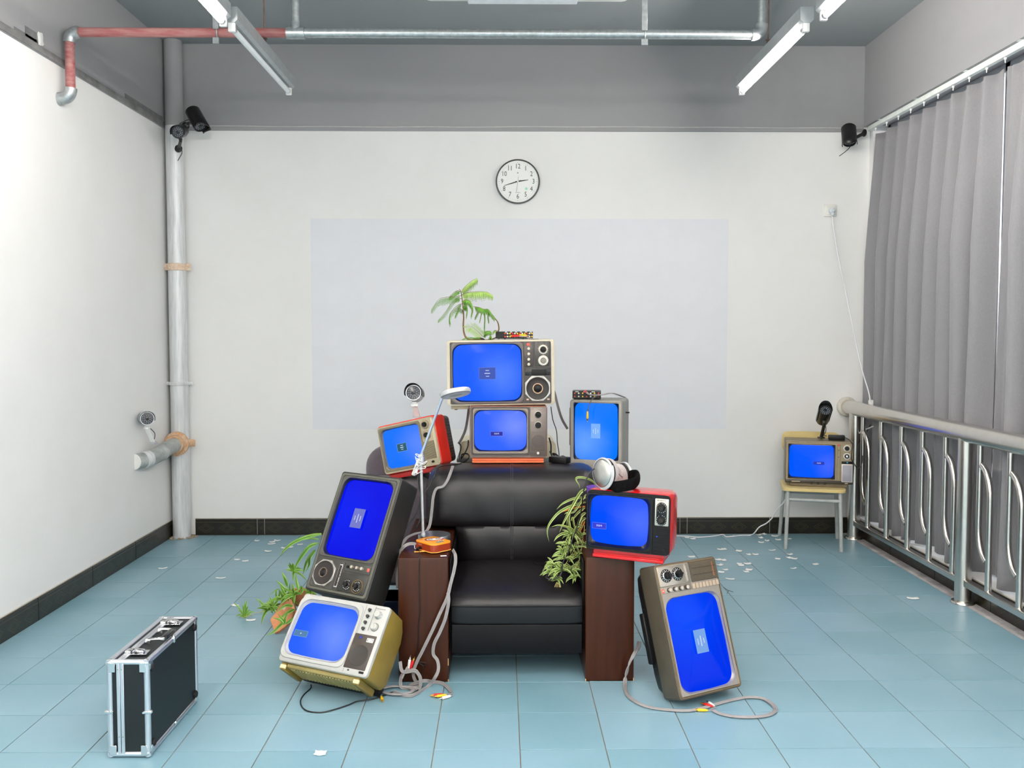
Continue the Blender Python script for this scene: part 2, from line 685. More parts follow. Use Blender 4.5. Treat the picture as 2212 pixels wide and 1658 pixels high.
# grey painted beams along the tops of the walls, each with a chipped lower lip
b1 = struct(M().box2((XL, YF, ZB), (XL + .014, YB - .014, ZC)).build('trim_1', GREY_WALL, None, 0))
M().box2((XL + .014, YF, ZB), (XL + .02, YB - .02, ZB + .035)).build('lower_lip', mat('dull_grey_lip', (122, 122, 121), .7, noise=.22, scale=7), b1, 0)
b2 = struct(M().box2((XL, YB - .014, ZB), (XR + .01, YB, ZC)).build('trim_2', GREY_WALL, None, 0))
m = M()
xs = [XL + .16 + k * (XR - XL - .16) / 40 for k in range(41)]
m.tube([V(x, YB - .017, 2.893 + .0012 * math.sin(x * 9) + .002 * math.sin(x * 2)) for x in xs], .0035, 6)
m.build('painted_wire', mat('old_white_paint', (196, 196, 194), .6), b2)
# torn paper shred and patched plaster on the left beam
m = M()
c0 = V(XL + .0155, 4.646, 2.935)
ring = []
for k in range(14):
    a = 2 * PI * k / 14
    q = .036 * (0.75 + .35 * math.sin(k * 2.3) ** 2)
    ring.append((a, q))
m.loft([[c0 + V(0, math.cos(a) * q * .9, math.sin(a) * q * 1.15) for a, q in ring], [c0 + V(.002, math.cos(a) * q * .8, math.sin(a) * q) for a, q in ring]])
m.build('paper_shred', WHITEP, b1)
m = M()
PATCH = mat('patched_plaster', (114, 115, 116), .8, noise=.12, scale=20)
for (y0, y1, z0, z1) in ((4.50, 4.61, 2.905, 2.955), (4.40, 4.66, 2.902, 2.918), (5.66, 6.28, 2.90, 2.932)):
    m.box2((XL + .0135, y0, z0), (XL + .0155, y1, z1))
m.build('plaster_patch', PATCH, b1, 0)

# window behind the curtains
w = thing('window_1', 'tall aluminium window behind the grey curtains', 'window', (2.74, 3.5, 1.5))
w['kind'] = 'structure'
m = M()
for y in (-2.85, -1.45, -.05, 1.35, 2.82):
    m.bbox((0, y, .015), (.05, .05, 2.77), .004, 1)
for z in (-1.345, -.75, 1.375):
    m.bbox((0, 0, z), (.05, 5.7, .05), .004, 1)
m.build('window_frame', ALU, w)
for y in (-2.15, -.75, .65, 2.085):
    M().box((0, y, .015), (.006, 1.36, 2.7)).build('pane', GLASSM, w, 0)

# baseboards: one glazed tile after another
def baseboard(name, origin, rot, joints, h=.114):
    e = bpy.data.objects.new(name, None)
    COL.objects.link(e)
    e.location = origin
    e.rotation_euler = (0, 0, rot)
    struct(e)
    tot0, tot1 = joints[0], joints[-1]
    M().box2((tot0, -.004, .001), (tot1, -.0005, h + .004)).build('mortar_bed', LIGHT_GROUT, e, 0)
    for a, b in zip(joints[:-1], joints[1:]):
        mm = M()
        L = b - a - .005
        prof = [(-.004, 0), (-.012, .0), (-.012, h - .022), (-.0105, h - .020), (-.0105, h - .012), (-.012, h - .008), (-.009, h), (-.004, h)]
        mm.loft([[V(x, y, z) for y, z in prof] for x in (0, L)])
        o = mm.build('tile', BASE, e, 20)
        o.location = (a + .0025, 0, 0)
    return e

# back wall, seen from the room: runs along +X
bj = [-2.2, -1.757, -1.705] + [-1.705 + .598 * k for k in range(1, 6)]
bj = [j for j in bj if j < 1.25] + [1.275, 1.337, 1.935, 2.533]
bj = [-2.2, -1.757, -1.705, -1.107, -.509, .089, .687, 1.285, 1.337, 1.935, 2.533]
baseboard('baseboard_back', (0, YB, 0), 0, bj)
# left wall: turned so its face looks to +X
lj = [6.37, 5.69, 5.087, 4.486, 3.885, 3.284, 2.683, 2.082, 1.48, .88]
baseboard('baseboard_left', (XL, 0, 0), PI / 2, sorted(lj))
rj = [6.36 - .6 * k for k in range(0, 10)]
baseboard('baseboard_right', (XR, 0, 0), -PI / 2, sorted([-q for q in rj]), .118)
struct(M().box2((TX0 + 8 * TS, YF, -.002), (XR - .002, YB - .012, .0005)).build('trim_3', CEMENT, None, 0))

# mortar left around the foot of the corner pipe
m = M()
for k in range(34):
    a = random.uniform(-PI, .2); r = random.uniform(.082, .135)
    p = V(-2.275 + math.cos(a) * r * .8, 6.325 + math.sin(a) * r * .8, .004)
    if p.x < XL + .018 or p.y > YB - .02:
        continue
    m.bbox(p, (random.uniform(.008, .022), random.uniform(.008, .02), random.uniform(.004, .012)), .002, 1, Matrix.Rotation(random.uniform(0, 3), 3, 'Z'))
tag(m.build('mortar_crumbs', mat('mortar', (150, 135, 115), .95, noise=.25), None, 0), 'crumbs of tan mortar around the foot of the corner pipe', 'rubble', kind='stuff')

# ------------------------------------------------------------------ sheets of paper pasted on the back wall
PAPER = mat('pale_paper', (223, 225, 230), .6, noise=.012, scale=5)
pp = thing('paper_screen', 'large pale bluish screen of pasted paper sheets on the back wall', 'paper screen', (0.13, YB, 1.505))
for j in range(5):
    for i in range(7):
        q = M().box((0, 0, 0), (.4237, .0004, .2994)) if (i, j) == (0, 0) else None
        if q:
            ps0 = q.build('paper_sheet', PAPER, pp, 0)
            s_ = ps0
        else:
            s_ = copy_part(ps0, pp)
        s_.location = ((i - 3) * .4238, -.0008 - .0005 * ((i + j) % 2), (j - 2) * .2995)
        s_.rotation_euler = (0, random.uniform(-.0012, .0012), 0)

# ------------------------------------------------------------------ clock
ck = thing('wall_clock', 'round white wall clock with black and chrome rim on the back wall', 'clock', (.1135, YB, 2.512))
m = M()
m.lathe((0, 0, 0), (0, -1, 0), [(.152, 0), (.1555, .012), (.155, .03), (.1535, .034), (.149, .034), (.146, .026), (.146, .02)], 64, True)
m.build('rim', mat('clock_black', (28, 27, 24), .25), ck)
m = M()
m.lathe((0, 0, 0), (0, -1, 0), [(.153, .002), (.1575, .003), (.158, .010), (.1565, .013)], 64, False)
m.build('chrome_band', CHROME, ck)
face = M().cyl((0, -.018, 0), (0, -.0215, 0), .147, n=64).build('face', mat('clock_face', (236, 238, 235), .5, noise=.008), ck)
INK = mat('clock_ink', (62, 62, 62), .6)
m = M()
for k in range(60):
    a = 2 * PI * k / 60
    L = .004 if k % 5 else .0065
    m.box((math.sin(a) * .131, -.0218, math.cos(a) * .131), (.0011 if k % 5 else .0022, .0006, L), Matrix.Rotation(a, 3, 'Y'))
m.build('minute_mark', INK, ck, 0)
for k in range(1, 13):
    a = 2 * PI * k / 12
    text_on('numeral', str(k), .048, math.sin(a) * .111, -.0222, math.cos(a) * .105, INK, ck, sx=.82)
M().cyl((0, -.0216, .060), (0, -.0222, .060), .005, n=16).build('emblem', mat('pale_ink', (150, 150, 150), .6), ck)
m = M()
for k in range(7):
    m.box((-.015 + .005 * k, -.0218, -.077), (.0032, .0005, .004))
tag(m.build('maker_mark', mat('pale_ink', (150, 150, 150), .6), ck, 0), kind='stuff')
M().cyl((.06, -.0216, -.05), (.06, -.0222, -.05), .009, n=16).build('painted_reflection', mat('mint_reflection_paint', (150, 214, 180), .5), ck)  # mint disc laid on the face as a painted reflection
HAND = mat('hand_black', (45, 46, 46), .5)


def hand(name, ang, L, w, back, y):
    mm = M()
    r = Matrix.Rotation(ang, 3, 'Y')
    for p in (0,):
        vs = [(-w, 0, -back), (w, 0, -back), (w, 0, L * .4), (w * .35, 0, L), (-w * .35, 0, L), (-w, 0, L * .4)]
        a = [r @ V(*q) + V(0, y, 0) for q in vs]
        b = [q + V(0, -.0008, 0) for q in a]
        mm.loft([a, b])
    return mm.build(name, HAND, ck, 0)


hand('minute_hand', math.radians(253), .102, .0035, .022, -.0255)
hand('hour_hand', math.radians(81), .075, .0042, .018, -.0235)
hand('second_hand', math.radians(8), .04, .0009, .075, -.0275)
M().cyl((0, -.0216, 0), (0, -.029, 0), .005, n=16).build('hub', WHITEP, ck)

# ------------------------------------------------------------------ wall socket, white lead down to the railing
so = thing('wall_socket', 'square white wall socket high on the back wall beside the curtain', 'socket', (2.335, YB, 2.315))
m = M(); m.bbox((0, -.006, 0), (.088, .012, .088), .004, 2)
m.build('face_plate', mat('socket_cream', (226, 226, 220), .4, noise=.01), so)
m = M(); m.bbox((0, -.0135, 0), (.062, .004, .062), .002, 1)
m.build('inner_plate', mat('socket_cream', (226, 226, 220), .4), so)
lead = thing('power_lead', 'thin white power lead hanging from the socket to the railing', 'cable', (2.34, YB - .02, 2.31))
O = Vector(lead.location)
m = M()
m.lathe((0, 0, 0), (0, -1, 0), [(.021, 0), (.022, .012), (.016, .028), (.01, .036)], 16)
m.bbox((0, -.018, -.022), (.018, .022, .03), .005, 2)
m.build('plug', mat('pale_blue_white', (205, 214, 220), .4), lead)
m = M()
path = spline([at(1797, 462, 6.37), at(1804, 515, 6.33), at(1813, 565, 6.28), at(1829, 640, 6.2), at(1845, 720, 6.12), at(1860, 790, 6.06), at(1876, 845, 6.01), at(1880, 866, 5.99)], 6)
m.tube([p - O for p in path], .0042, 6)
m.build('cord', WHITECABLE, lead)
p = at(1881, 872, 6.02)
m = M(); m.bbox(p - O, (.026, .03, .055), .005, 2)
m.build('connector', WHITEP, lead)
# ================================================================== pipes
RED = mat('red_pipe_paint', (150, 70, 72), .65, noise=.12, scale=16, rgb2=(178, 134, 130), stretch=(.4, 2.4, 2.4))
YP, ZP, RP = 4.85, 3.037, .0245
pipe = thing('sprinkler_pipe', 'exposed red and galvanised pipe run under the ceiling', 'pipe', (-1.1, YP, ZP))
O = Vector(pipe.location)


def bend(c, d0, d1, r, R, n=8):
    """path of an elbow whose corner is c"""
    d0, d1 = Vector(d0), Vector(d1)
    a, b = Vector(c) - d0 * R, Vector(c) + d1 * R
    return [a * (1 - t) ** 2 + Vector(c) * 2 * t * (1 - t) + b * t * t for t in [k / n for k in range(n + 1)]]


xe = -2.287
M().cyl(V(xe + .05, YP, ZP) - O, V(-1.135, YP, ZP) - O, RP, n=20).build('red_pipe', RED, pipe)
M().cyl(V(xe, YP, ZP - .05) - O, V(xe, YP, 2.74) - O, RP, n=20).build('red_pipe', RED, pipe)
m = M(); m.tube([p - O for p in bend((xe, YP, ZP), (0, 0, 1), (1, 0, 0), 0, .055)], .032, 16)
m.build('elbow', GALV, pipe)
m = M(); m.tube([p - O for p in bend((xe, YP, 2.69), (0, 0, -1), (-1, 0, 0), 0, .055)], .032, 16)
m.cyl(V(XL + .001, YP, 2.69) - O, V(XL + .02, YP, 2.69) - O, .034, n=16)
m.build('elbow', GALV, pipe)
m = M(); m.cyl(V(-1.14, YP, ZP) - O, V(-1.045, YP, ZP) - O, .032, n=20); m.cyl(V(-1.092, YP, ZP) - O, V(-1.092, YP, ZP + .06) - O, .03, .024, n=20)
m.build('tee', GALV, pipe)
M().cyl(V(-1.045, YP, ZP) - O, V(1.34, YP, ZP) - O, RP, n=20).build('steel_pipe', GALV, pipe)
m = M(); m.tube([p - O for p in bend((1.388, YP, ZP), (1, 0, 0), (0, 0, 1), 0, .055)], .032, 16)
m.build('elbow', GALV, pipe)
M().cyl(V(-1.092, YP, ZP + .05) - O, V(-1.092, YP, ZC + .01) - O, .022, n=16).build('steel_pipe', GALV, pipe)
M().cyl(V(1.388, YP, ZP + .05) - O, V(1.388, YP, ZC + .01) - O, .022, n=16).build('steel_pipe', GALV, pipe)
for x in (-1.506, .757):
    m = M()
    m.bbox(V(x, YP - .03, (ZP + ZC) / 2 + .01) - O, (.03, .004, ZC - ZP), .001, 1)
    m.bbox(V(x, YP - .03, ZP - .05) - O, (.034, .006, .032), .001, 1)
    m.tube([V(x + .004, YP + math.cos(a) * .03, ZP + math.sin(a) * .03) - O for a in [PI * 2 * k / 16 for k in range(17)]], .004, 6)
    m.build('pipe_strap', GALV, pipe)

DRAIN = mat('scuffed_pipe_paint', (208, 211, 213), .42, noise=.1, scale=6, stretch=(9, 9, .8), metal=.15)
RUST = mat('rust', (196, 132, 72), .8, noise=.2, scale=45, rgb2=(206, 190, 170))
drain = thing('drain_pipe', 'pale grey vertical drain pipe with rusty clamps in the left corner', 'pipe', (-2.272, 6.325, 0))
D = Vector(drain.location)
M().cyl((0, 0, -.002), (0, 0, 2.875), .0615, n=32).build('lower_pipe', DRAIN, drain)
M().cyl((0, 0, 2.875), (0, 0, ZC + .005), .0620, n=32).build('upper_pipe', GREY_WALL, drain)


def clamp(z, mt, w=.1, h=.03):
    m = M()
    m.lathe((0, 0, z - h / 2), (0, 0, 1), [(.066, 0), (.07, .004), (.07, h - .004), (.066, h)], 28)
    for s in (-1, 1):
        m.bbox((s * .076, -.01, z), (.045, .014, h), .005, 2)
        m.cyl((s * .084, -.017, z), (s * .084, -.026, z), .008, n=10)
    return m


clamp(1.905, mat('flaking_clamp', (224, 216, 208), .7, noise=.1, scale=50, rgb2=(212, 172, 132)), h=.05).build('pipe_clamp', _MATS['flaking_clamp'], drain)
clamp(1.092, DRAIN, h=.026).build('pipe_clamp', DRAIN, drain)
m = M()
m.lathe((-.0, -.062, .672), (0, -1, 0), [(.085, 0), (.085, .02), (.066, .028), (.062, .06)], 28)
m.bbox((.095, -.072, .678), (.07, .018, .05), .012, 3)
m.cyl((.105, -.08, .678), (.105, -.092, .678), .012, n=10)
m.lathe((0, 0, .64), (0, 0, 1), [(.063, 0), (.067, .01), (.067, .05), (.063, .06)], 24)
m.build('pipe_clamp', RUST, drain)
pth = spline([V(0, -.06, .672), V(.0, -.22, .665), V(-.0, -.36, .648), V(-.025, -.49, .63), V(-.079, -.585, .622)], 8)
m = M(); m.tube(pth, .05, 24)
m.build('branch_pipe', mat('patchy_branch_paint', (166, 172, 170), .5, noise=.2, scale=14, metal=.2), drain)
m = M(); m.lathe(pth[-9], (pth[-6] - pth[-9]), [(.052, 0), (.0545, .004), (.0545, .05), (.052, .052)], 24)
m.build('branch_collar', DRAIN, drain)
M().cyl(pth[-1] - V(.0, .0, 0), pth[-1] + V(-.004, -.012, 0), .05, n=20).build('branch_end', WHITEP, drain)
m = M()
for s in (.50, .53):
    i = int(s * (len(pth) - 1))
    d = (pth[i + 1] - pth[i]).normalized(); a = d.orthogonal().normalized(); b = d.cross(a)
    m.tube([pth[i] + (a * math.cos(t) + b * math.sin(t)) * .0515 for t in [2 * PI * k / 20 for k in range(21)]], .0022, 5)
m.build('tie_wire', WHITECABLE, drain)
# narrow strip of bare cement between the wall and the pipe
M().box2((XL - D.x + .001, .055, .12), (-.03, .07, 2.86)).build('cement_strip', mat('bare_cement', (158, 150, 145), .9, noise=.2, scale=8, stretch=(6, 6, .7)), drain, 0)

# ================================================================== fluorescent lights
LIT = emit('lit_tube', (255, 247, 239), TUBE_POWER)
FILL_TUBE = emit('added_fill_tube', (255, 247, 239), REAR_FILL_POWER)
OFFT = mat('unlit_tube', (232, 238, 240), .25, noise=.02)
CHAN = mat('grey_channel', (158, 164, 166), .42, .25, noise=.06)


def fixture(name, label, x, y0, y1, z, lit, group=None, rods=(), seam=True):
    f = thing(name, label, 'light', (x, (y0 + y1) / 2, z), (0, 0, 0), group)
    h = (y1 - y0) / 2
    m = M()
    prof = [(-.032, .035), (-.032, .095), (.032, .095), (.032, .035), (.018, .022), (-.018, .022)]
    m.loft([[V(a, y, b) for a, b in prof] for y in (-h, h)])
    m.build('channel', CHAN, f, 20)
    M().cyl((0, -h + .03, 0), (0, h - .03, 0), .0145, n=14).build('tube', (FILL_TUBE if lit == 2 else LIT) if lit else OFFT, f)
    for s in (-1, 1):
        m = M()
        m.bbox((0, s * (h - .018), .006), (.034, .022, .05), .005, 2)
        m.build('tube_holder', WHITEP, f)
        m = M(); m.cyl((0, s * (h - .055), 0), (0, s * (h - .03), 0), .0155, n=14)
        m.build('tube_cap', ALU, f)
    for y in rods:
        m = M()
        m.bbox((0, y - (y0 + y1) / 2, .115), (.02, .004, .05), .001, 1)
        m.bbox((0, y - (y0 + y1) / 2, .14), (.03, .02, .004), .001, 1)
        m.cyl((0, y - (y0 + y1) / 2, .135), (0, y - (y0 + y1) / 2, ZC - z), .0045, n=8)
        m.build('hanger_rod', mat('rusty_rod', (120, 98, 88), .7, noise=.2), f)
    return f


ZL = 2.905
fixture('tube_light', 'unlit fluorescent tube light at the far left under the ceiling', -1.29, 4.36, 5.54, ZL, 0, rods=(4.97,))
fixture('tube_light', 'lit fluorescent tube light entering at the top left edge', -1.308, 3.14, 4.32, ZL, 1, rods=(3.5,))
fixture('tube_light', 'lit fluorescent tube light at the far right under the ceiling', 1.455, 4.33, 5.51, ZL, 1, rods=(4.96,))
fixture('tube_light', 'lit fluorescent tube light entering at the top right edge', 1.485, 3.03, 4.21, ZL, 1, rods=(3.4,))
for k in range(5):  # added rows of unseen tubes, filling in where the visible ones fall short
    for x in (-1.42, -.4, .6, 1.60):
        y1 = 2.3 - 1.32 * k
        fixture('tube_light', 'added fluorescent tube light behind the camera, out of view, to brighten the room', x, y1 - 1.21, y1, ZL, 2, 'added fill tubes behind the camera', rods=(y1 - .3,))

# ceiling air unit: only its far lower edge shows
ac = thing('ceiling_air_unit', 'white ceiling air conditioner cut by the top edge', 'air conditioner', (.125, 4.25, ZC))
m = M()
m.loft([yz(rr(0, -.175, 1.06, .34, .05), -.36), yz(rr(0, -.175, 1.09, .35, .07), -.33), yz(rr(0, -.175, 1.09, .35, .07), .33), yz(rr(0, -.175, 1.06, .33, .05), .36)])
m.build('body', WHITEP, ac)
M().bbox((-.02, .0, -.352), (.55, .70, .014), .004, 1).build('grille_panel', mat('bluish_white', (222, 226, 232), .4), ac)

# ================================================================== curtain rail and curtains
XC = 2.605
XCL = 2.637
cr = thing('curtain_rail', 'white curtain rail along the right beam', 'curtain rail', (XC - .012, 4.5, 2.882))
m = M(); m.bbox((0, .0, 0), (.03, 3.72, .034), .003, 1)
m.build('rail', mat('rail_white', (226, 232, 228), .4), cr)
for y in (6.16, 5.62, 5.02, 4.5, 3.9):
    m = M(); m.bbox((-.006, y - 4.5, .024), (.045, .035, .016), .003, 1)
    m.build('bracket', mat('rail_white', (226, 232, 228), .4), cr)
for k in range(14):
    y = 6.26 - .178 * k
    m = M(); m.bbox((0, y - 4.5, -.022), (.012, .01, .014), .002, 1); m.cyl((0, y - 4.5, -.027), (0, y - 4.5, -.045), .003, n=6)
    m.build('glider', WHITEP, cr)
FAB = mat('grey_curtain_cloth', (132, 131, 135), .85, noise=.05, scale=300, stretch=(1, 1, .25), sheen=.3)


def curtain(label, y0, y1, pleat, phase, ztop, zbot, seed, hem_lift=0.0, first=1.0, drift=0.0):
    rnd = random.Random(seed)
    n = int(round((y0 - y1) / pleat))
    amp = [rnd.uniform(.75, 1.25) for _ in range(n + 3)]
    amp[0] *= first
    off = [rnd.uniform(-.25, .25) for _ in range(n + 3)]
    NZ, per = 30, 20
    rows = []
    for k in range(NZ + 1):
        t = k / NZ
        row = []
        zz = ztop + (zbot - ztop) * t
        for i in range(n * per + 1):
            u = i / per
            c = int(u)
            f = u - c
            y = y0 - (y0 - y1) * i / (n * per)
            # narrow pinch pleat at the head opening to a round fold lower down
            ph = 2 * PI * (f - .5) + off[c] * min(1, t * 3) * math.sin(PI * f)
            sharp = 5.0 * (1 - min(1, t * 5)) + .75
            bump_ = ((1 + math.cos(ph)) / 2) ** sharp
            a = (.062 + .062 * min(1, t * 3) * amp[c]) * (first if c == 0 else 1)
            wob = .006 * math.sin(3.1 * t + c * 1.7) * t
            sec = .010 * min(1, t * 2) * math.sin(4 * PI * f + c + 2 * t)
            x = .03 - a * bump_ + wob + sec
            yy = y + .02 * t * math.sin(c * 2.1 + 4 * t) * math.sin(PI * f)
            sag = -.018 * math.sin(PI * f) ** 2 * (1 - min(1, t * 12)) 
            zl = zz + sag + hem_lift * (t ** 6) * math.sin(c * 1.3 + f * 2)
            yy += drift * t ** 1.3 * max(0, 1 - u * .6)
            row.append(V(x, yy - y0, zl))
        rows.append(row)
    m = M()
    m.grid(rows)
    o = m.build('curtain', FAB, None, 0)
    o.data.polygons.foreach_set('use_smooth', [True] * len(o.data.polygons))
    so_ = o.modifiers.new('thickness', 'SOLIDIFY')
    so_.thickness = .0022
    o.location = (XCL, y0, 0)
    return tag(o, label, 'curtain')


curtain('long grey pleated curtain from the back corner to the bright gap', 6.37, 4.796, .1749, 0, 2.848, .142, 3, .012)
curtain('grey pleated curtain nearest the camera at the right edge', 4.765, 2.66, .19, 0, 2.848, .142, 8, .012, .4, .075)

# ================================================================== steel railing
XRAIL = 2.475
ra = thing('steel_railing', 'polished steel railing with looped bars in front of the curtains', 'railing', (XRAIL, 4.72, 0))
m = M(); m.cyl((0, 1.66, .918), (0, -2.6, .918), .05, n=28)
m.build('handrail', STEEL, ra)
m = M(); m.lathe((0, 1.655, .918), (0, 1, 0), [(.05, -.012), (.066, -.01), (.07, 0), (.068, .024)], 28)
m.build('wall_flange', mat('chipped_plaster', (206, 202, 192), .9, noise=.1, scale=30), ra)
for y in (1.50, 0.0, -1.62):
    m = M(); m.cyl((0, y, 0), (0, y, .90), .042, n=24)
    o = m.build('post', STEEL, ra)
    m = M(); m.lathe((0, y, 0), (0, 0, 1), [(.062, .0005), (.062, .006), (.056, .014), (.043, .016)], 24)
    m.build('foot_flange', STEEL, o)
for (ya, yb) in ((1.458, .042), (-.042, -1.578), (-1.662, -2.6)):
    m = M(); m.bbox((0, (ya + yb) / 2, .118), (.04, ya - yb, .036), .004, 2)
    m.build('bottom_rail', STEEL, ra)


def bars(y):
    """a straight bar hung from the handrail that curves into its neighbour near the foot, and the neighbour likewise at the head"""
    m = M()
    a = [V(0, y, .875), V(0, y, .6), V(0, y, .44)] + [V(0, y - .105 * (1 - math.cos(t)), .44 - .165 * math.sin(t)) for t in [PI / 2 * k / 8 for k in range(1, 8)]]
    m.tube(a, .0155, 12)
    m.build('baluster', STEEL, ra)
    m = M()
    b = [V(0, y - .105, .13), V(0, y - .105, .4), V(0, y - .105, .605)] + [V(0, y - .105 * math.cos(t), .605 + .165 * math.sin(t)) for t in [PI / 2 * k / 8 for k in range(1, 8)]]
    m.tube(b, .0165, 12)
    m.build('baluster', STEEL, ra)


for y in (6.085, 5.79, 5.49, 5.215, 4.94):
    bars(y - 4.72 - .0)
for y in (4.58, 4.305, 4.03, 3.75):
    bars(y - 4.72)
# ================================================================== television sets
GLASSY = (14, 14, 16)
LEDB = emit('blue_led', (40, 60, 255), 2.5)
CAPTION_TXT = emit('caption_white', (225, 235, 255), 1.0)


def tv_root(label, loc, euler_deg, group=None):
    return thing('television', label, 'television', loc, tuple(math.radians(a) for a in euler_deg))


def cabinet(root, w, h, d0, d1, material, r=.012, y0=.0, taper=1.0, name='cabinet', lipr=.004, cap=True):
    """shell of the set from y0 back to d1, with a rounded front edge"""
    m = M()
    rings = [yz(rr(0, 0, w - .034, h - .034, r * .6), y0 + .001), yz(rr(0, 0, w - 2 * lipr, h - 2 * lipr, r), y0), yz(rr(0, 0, w - .3 * lipr, h - .3 * lipr, r), y0 + lipr * .5), yz(rr(0, 0, w, h, r), y0 + lipr * 1.6), yz(rr(0, 0, w, h, r), d0)]
    if d1 > d0:
        rings.append(yz(rr(0, 0, w * taper, h * taper, r), d1))
    m.loft(rings, False, True)
    return m.build(name, material, root)


def rear(root, w, h, y0, y1, y2, t1, t2, material, cx=0, cz=0, slots=0, slot_m=None, r=.02):
    m = M()
    m.loft([yz(rr(cx * 0, cz * 0, w, h, r), y0), yz(rr(cx, cz, w * t1, h * t1, r), y1), yz(rr(cx, cz, w * t2, h * t2, r), y2)])
    o = m.build('rear_cover', material, root)
    return o


def screen(root, cx, cz, w, h, y, smat, mask, wm=None, hm=None, r=.035, bulge=.008, dome=.010, recess=.012, well=None, tx=0, tz=0):
    """picture tube in its dark mask; returns the tube"""
    wm = wm or w + .018
    hm = hm or h + .018
    om = rr(cx, cz, wm, hm, r + .006, bulge=bulge * .6)
    oi = rr(cx + tx, cz + tz, w, h, r, bulge=bulge)
    m = M()
    m.loft([yz(om, y - .0005), yz([(a[0] * .96 + b[0] * .04, a[1] * .96 + b[1] * .04) for a, b in zip(om, oi)], y + .002), yz(oi, y + recess), yz(oi, y + recess + .004)], False, False)
    m.build('tube_mask', mask, root)
    m = M()
    rings = []
    for s in (1, .93, .8, .6, .4, .2, .02):
        rings.append([V(cx + tx + (x - cx - tx) * s, y + recess + .001 - dome * (1 - s * s), cz + tz + (z - cz - tz) * s) for x, z in oi])
    m.loft(rings, False, True)
    o = m.build('screen', smat, root, 60)
    return o


def caption(root, scr, x0, z0, x1, z1, y, fill, border, lines=(), roll=0.0, tsize=.006, txt=None, strength=1.0, rim=.0007):
    cx, cz = (x0 + x1) / 2, (z0 + z1) / 2
    w, h = abs(x1 - x0), abs(z1 - z0)
    key = 'caption_%d_%d_%d' % fill
    m = M()
    m.bbox((cx, y, cz), (w, .0008, h), .0003, 1)
    o = m.build('caption_box', emit(key, fill, strength), scr, 0)
    if border:
        o2 = frame_mb(rr(cx, cz, w + 2 * rim, h + 2 * rim, .001), rr(cx, cz, w, h, .0008), y - .0006, y + .0004, .0001).build('caption_border', emit('caption_border_%d_%d_%d' % border, border, strength), scr, 0)
    if txt:
        text_on('caption_text', txt, tsize, cx, y - .0007, cz, CAPTION_TXT, scr, roll, .0002)
    rnd = random.Random(int(abs(cx) * 9999) + len(lines))
    if lines:
        mm = M()
        n = len(lines)
        for i, (frac, lh) in enumerate(lines):
            # short rows of tiny characters, unreadable at this size
            L = (w if not roll else h) * frac
            off = ((n - 1) / 2 - i) * ((h if not roll else w) / (n + 1.0))
            p = -L / 2
            while p < L / 2:
                cw = rnd.uniform(.0012, .0022)
                q = (p + cw / 2, off)
                hh = lh * rnd.uniform(.75, 1.0)
                if roll:
                    ca, sa = math.cos(roll), math.sin(roll)
                    q = (q[0] * ca + q[1] * sa, -q[0] * sa + q[1] * ca)
                    mm.box((cx + q[0], y - .0006, cz + q[1]), (hh, .0004, cw))
                else:
                    mm.box((cx + q[0], y - .0006, cz + q[1]), (cw, .0004, hh))
                p += cw + .0007
        tag(mm.build('caption_text', CAPTION_TXT, scr, 0), kind='stuff')
    return o


def knob(root, x, z, r, L, m_body, y=0.0, skirt=None, skirt_r=None, name='knob', grip=False, n=20, cap_m=None, ang=0.5):
    """push or turn knob standing out of the front (towards -y)"""
    m = M()
    m.lathe((x, y, z), (0, -1, 0), [(r, 0), (r, L * .75), (r * .88, L), (r * .5, L * 1.02)], n)
    if grip:
        m.bbox((x, y - L * 1.02, z), (r * 1.7, L * .5, r * .42), r * .1, 1, Matrix.Rotation(ang, 3, 'Y'))
    o = m.build(name, m_body, root)
    if skirt:
        mm = M()
        mm.lathe((x, y, z), (0, -1, 0), [(skirt_r, 0), (skirt_r, .003), (skirt_r * .93, .0055), (r * 1.08, .0062), (r * 1.05, .0)], 28, False)
        mm.build('dial_ring', skirt, o)
    if cap_m:
        M().lathe((x, y - L, z), (0, -1, 0), [(r * .55, 0), (r * .55, .002), (r * .3, .003)], 16).build('knob_cap', cap_m, o)
    return o


def ticks(root, x, z, r, n, m_, y=0.0, size=.0022, a0=0, a1=2 * PI):
    m = M()
    for k in range(n):
        a = a0 + (a1 - a0) * k / n
        m.bbox((x + math.sin(a) * r, y - .0006, z + math.cos(a) * r), (size, .0012, size * 1.3), .0003, 1, Matrix.Rotation(a, 3, 'Y'))
    return tag(m.build('dial_mark', m_, root, 0), kind='stuff')


def plate(root, name, x0, z0, x1, z1, y0, y1, m_, r=.003, rad=.004):
    m = M()
    o = rr((x0 + x1) / 2, (z0 + z1) / 2, abs(x1 - x0), abs(z1 - z0), rad, 3, 2)
    oi = rr((x0 + x1) / 2, (z0 + z1) / 2, abs(x1 - x0) - r, abs(z1 - z0) - r, rad, 3, 2)
    m.loft([yz(o, y1), yz(o, y0 + r * .5), yz(oi, y0)])
    return m.build(name, m_, root)


def panel(root, name, x0, z0, x1, z1, hole, y0, y1, m_, rad=.004):
    """front plate with the opening for the tube"""
    o = rr((x0 + x1) / 2, (z0 + z1) / 2, abs(x1 - x0), abs(z1 - z0), rad)
    hx, hz, hw, hh, hr = hole
    oi = rr(hx, hz, hw, hh, hr)
    m = M()
    m.loft([yz(o, y1), yz(o, y0 + .0015), yz([(a[0] + (b[0] - a[0]) * .012, a[1] + (b[1] - a[1]) * .012) for a, b in zip(o, oi)], y0), yz(oi, y0), yz(oi, y1 + .004)], False, False)
    return m.build(name, m_, root)


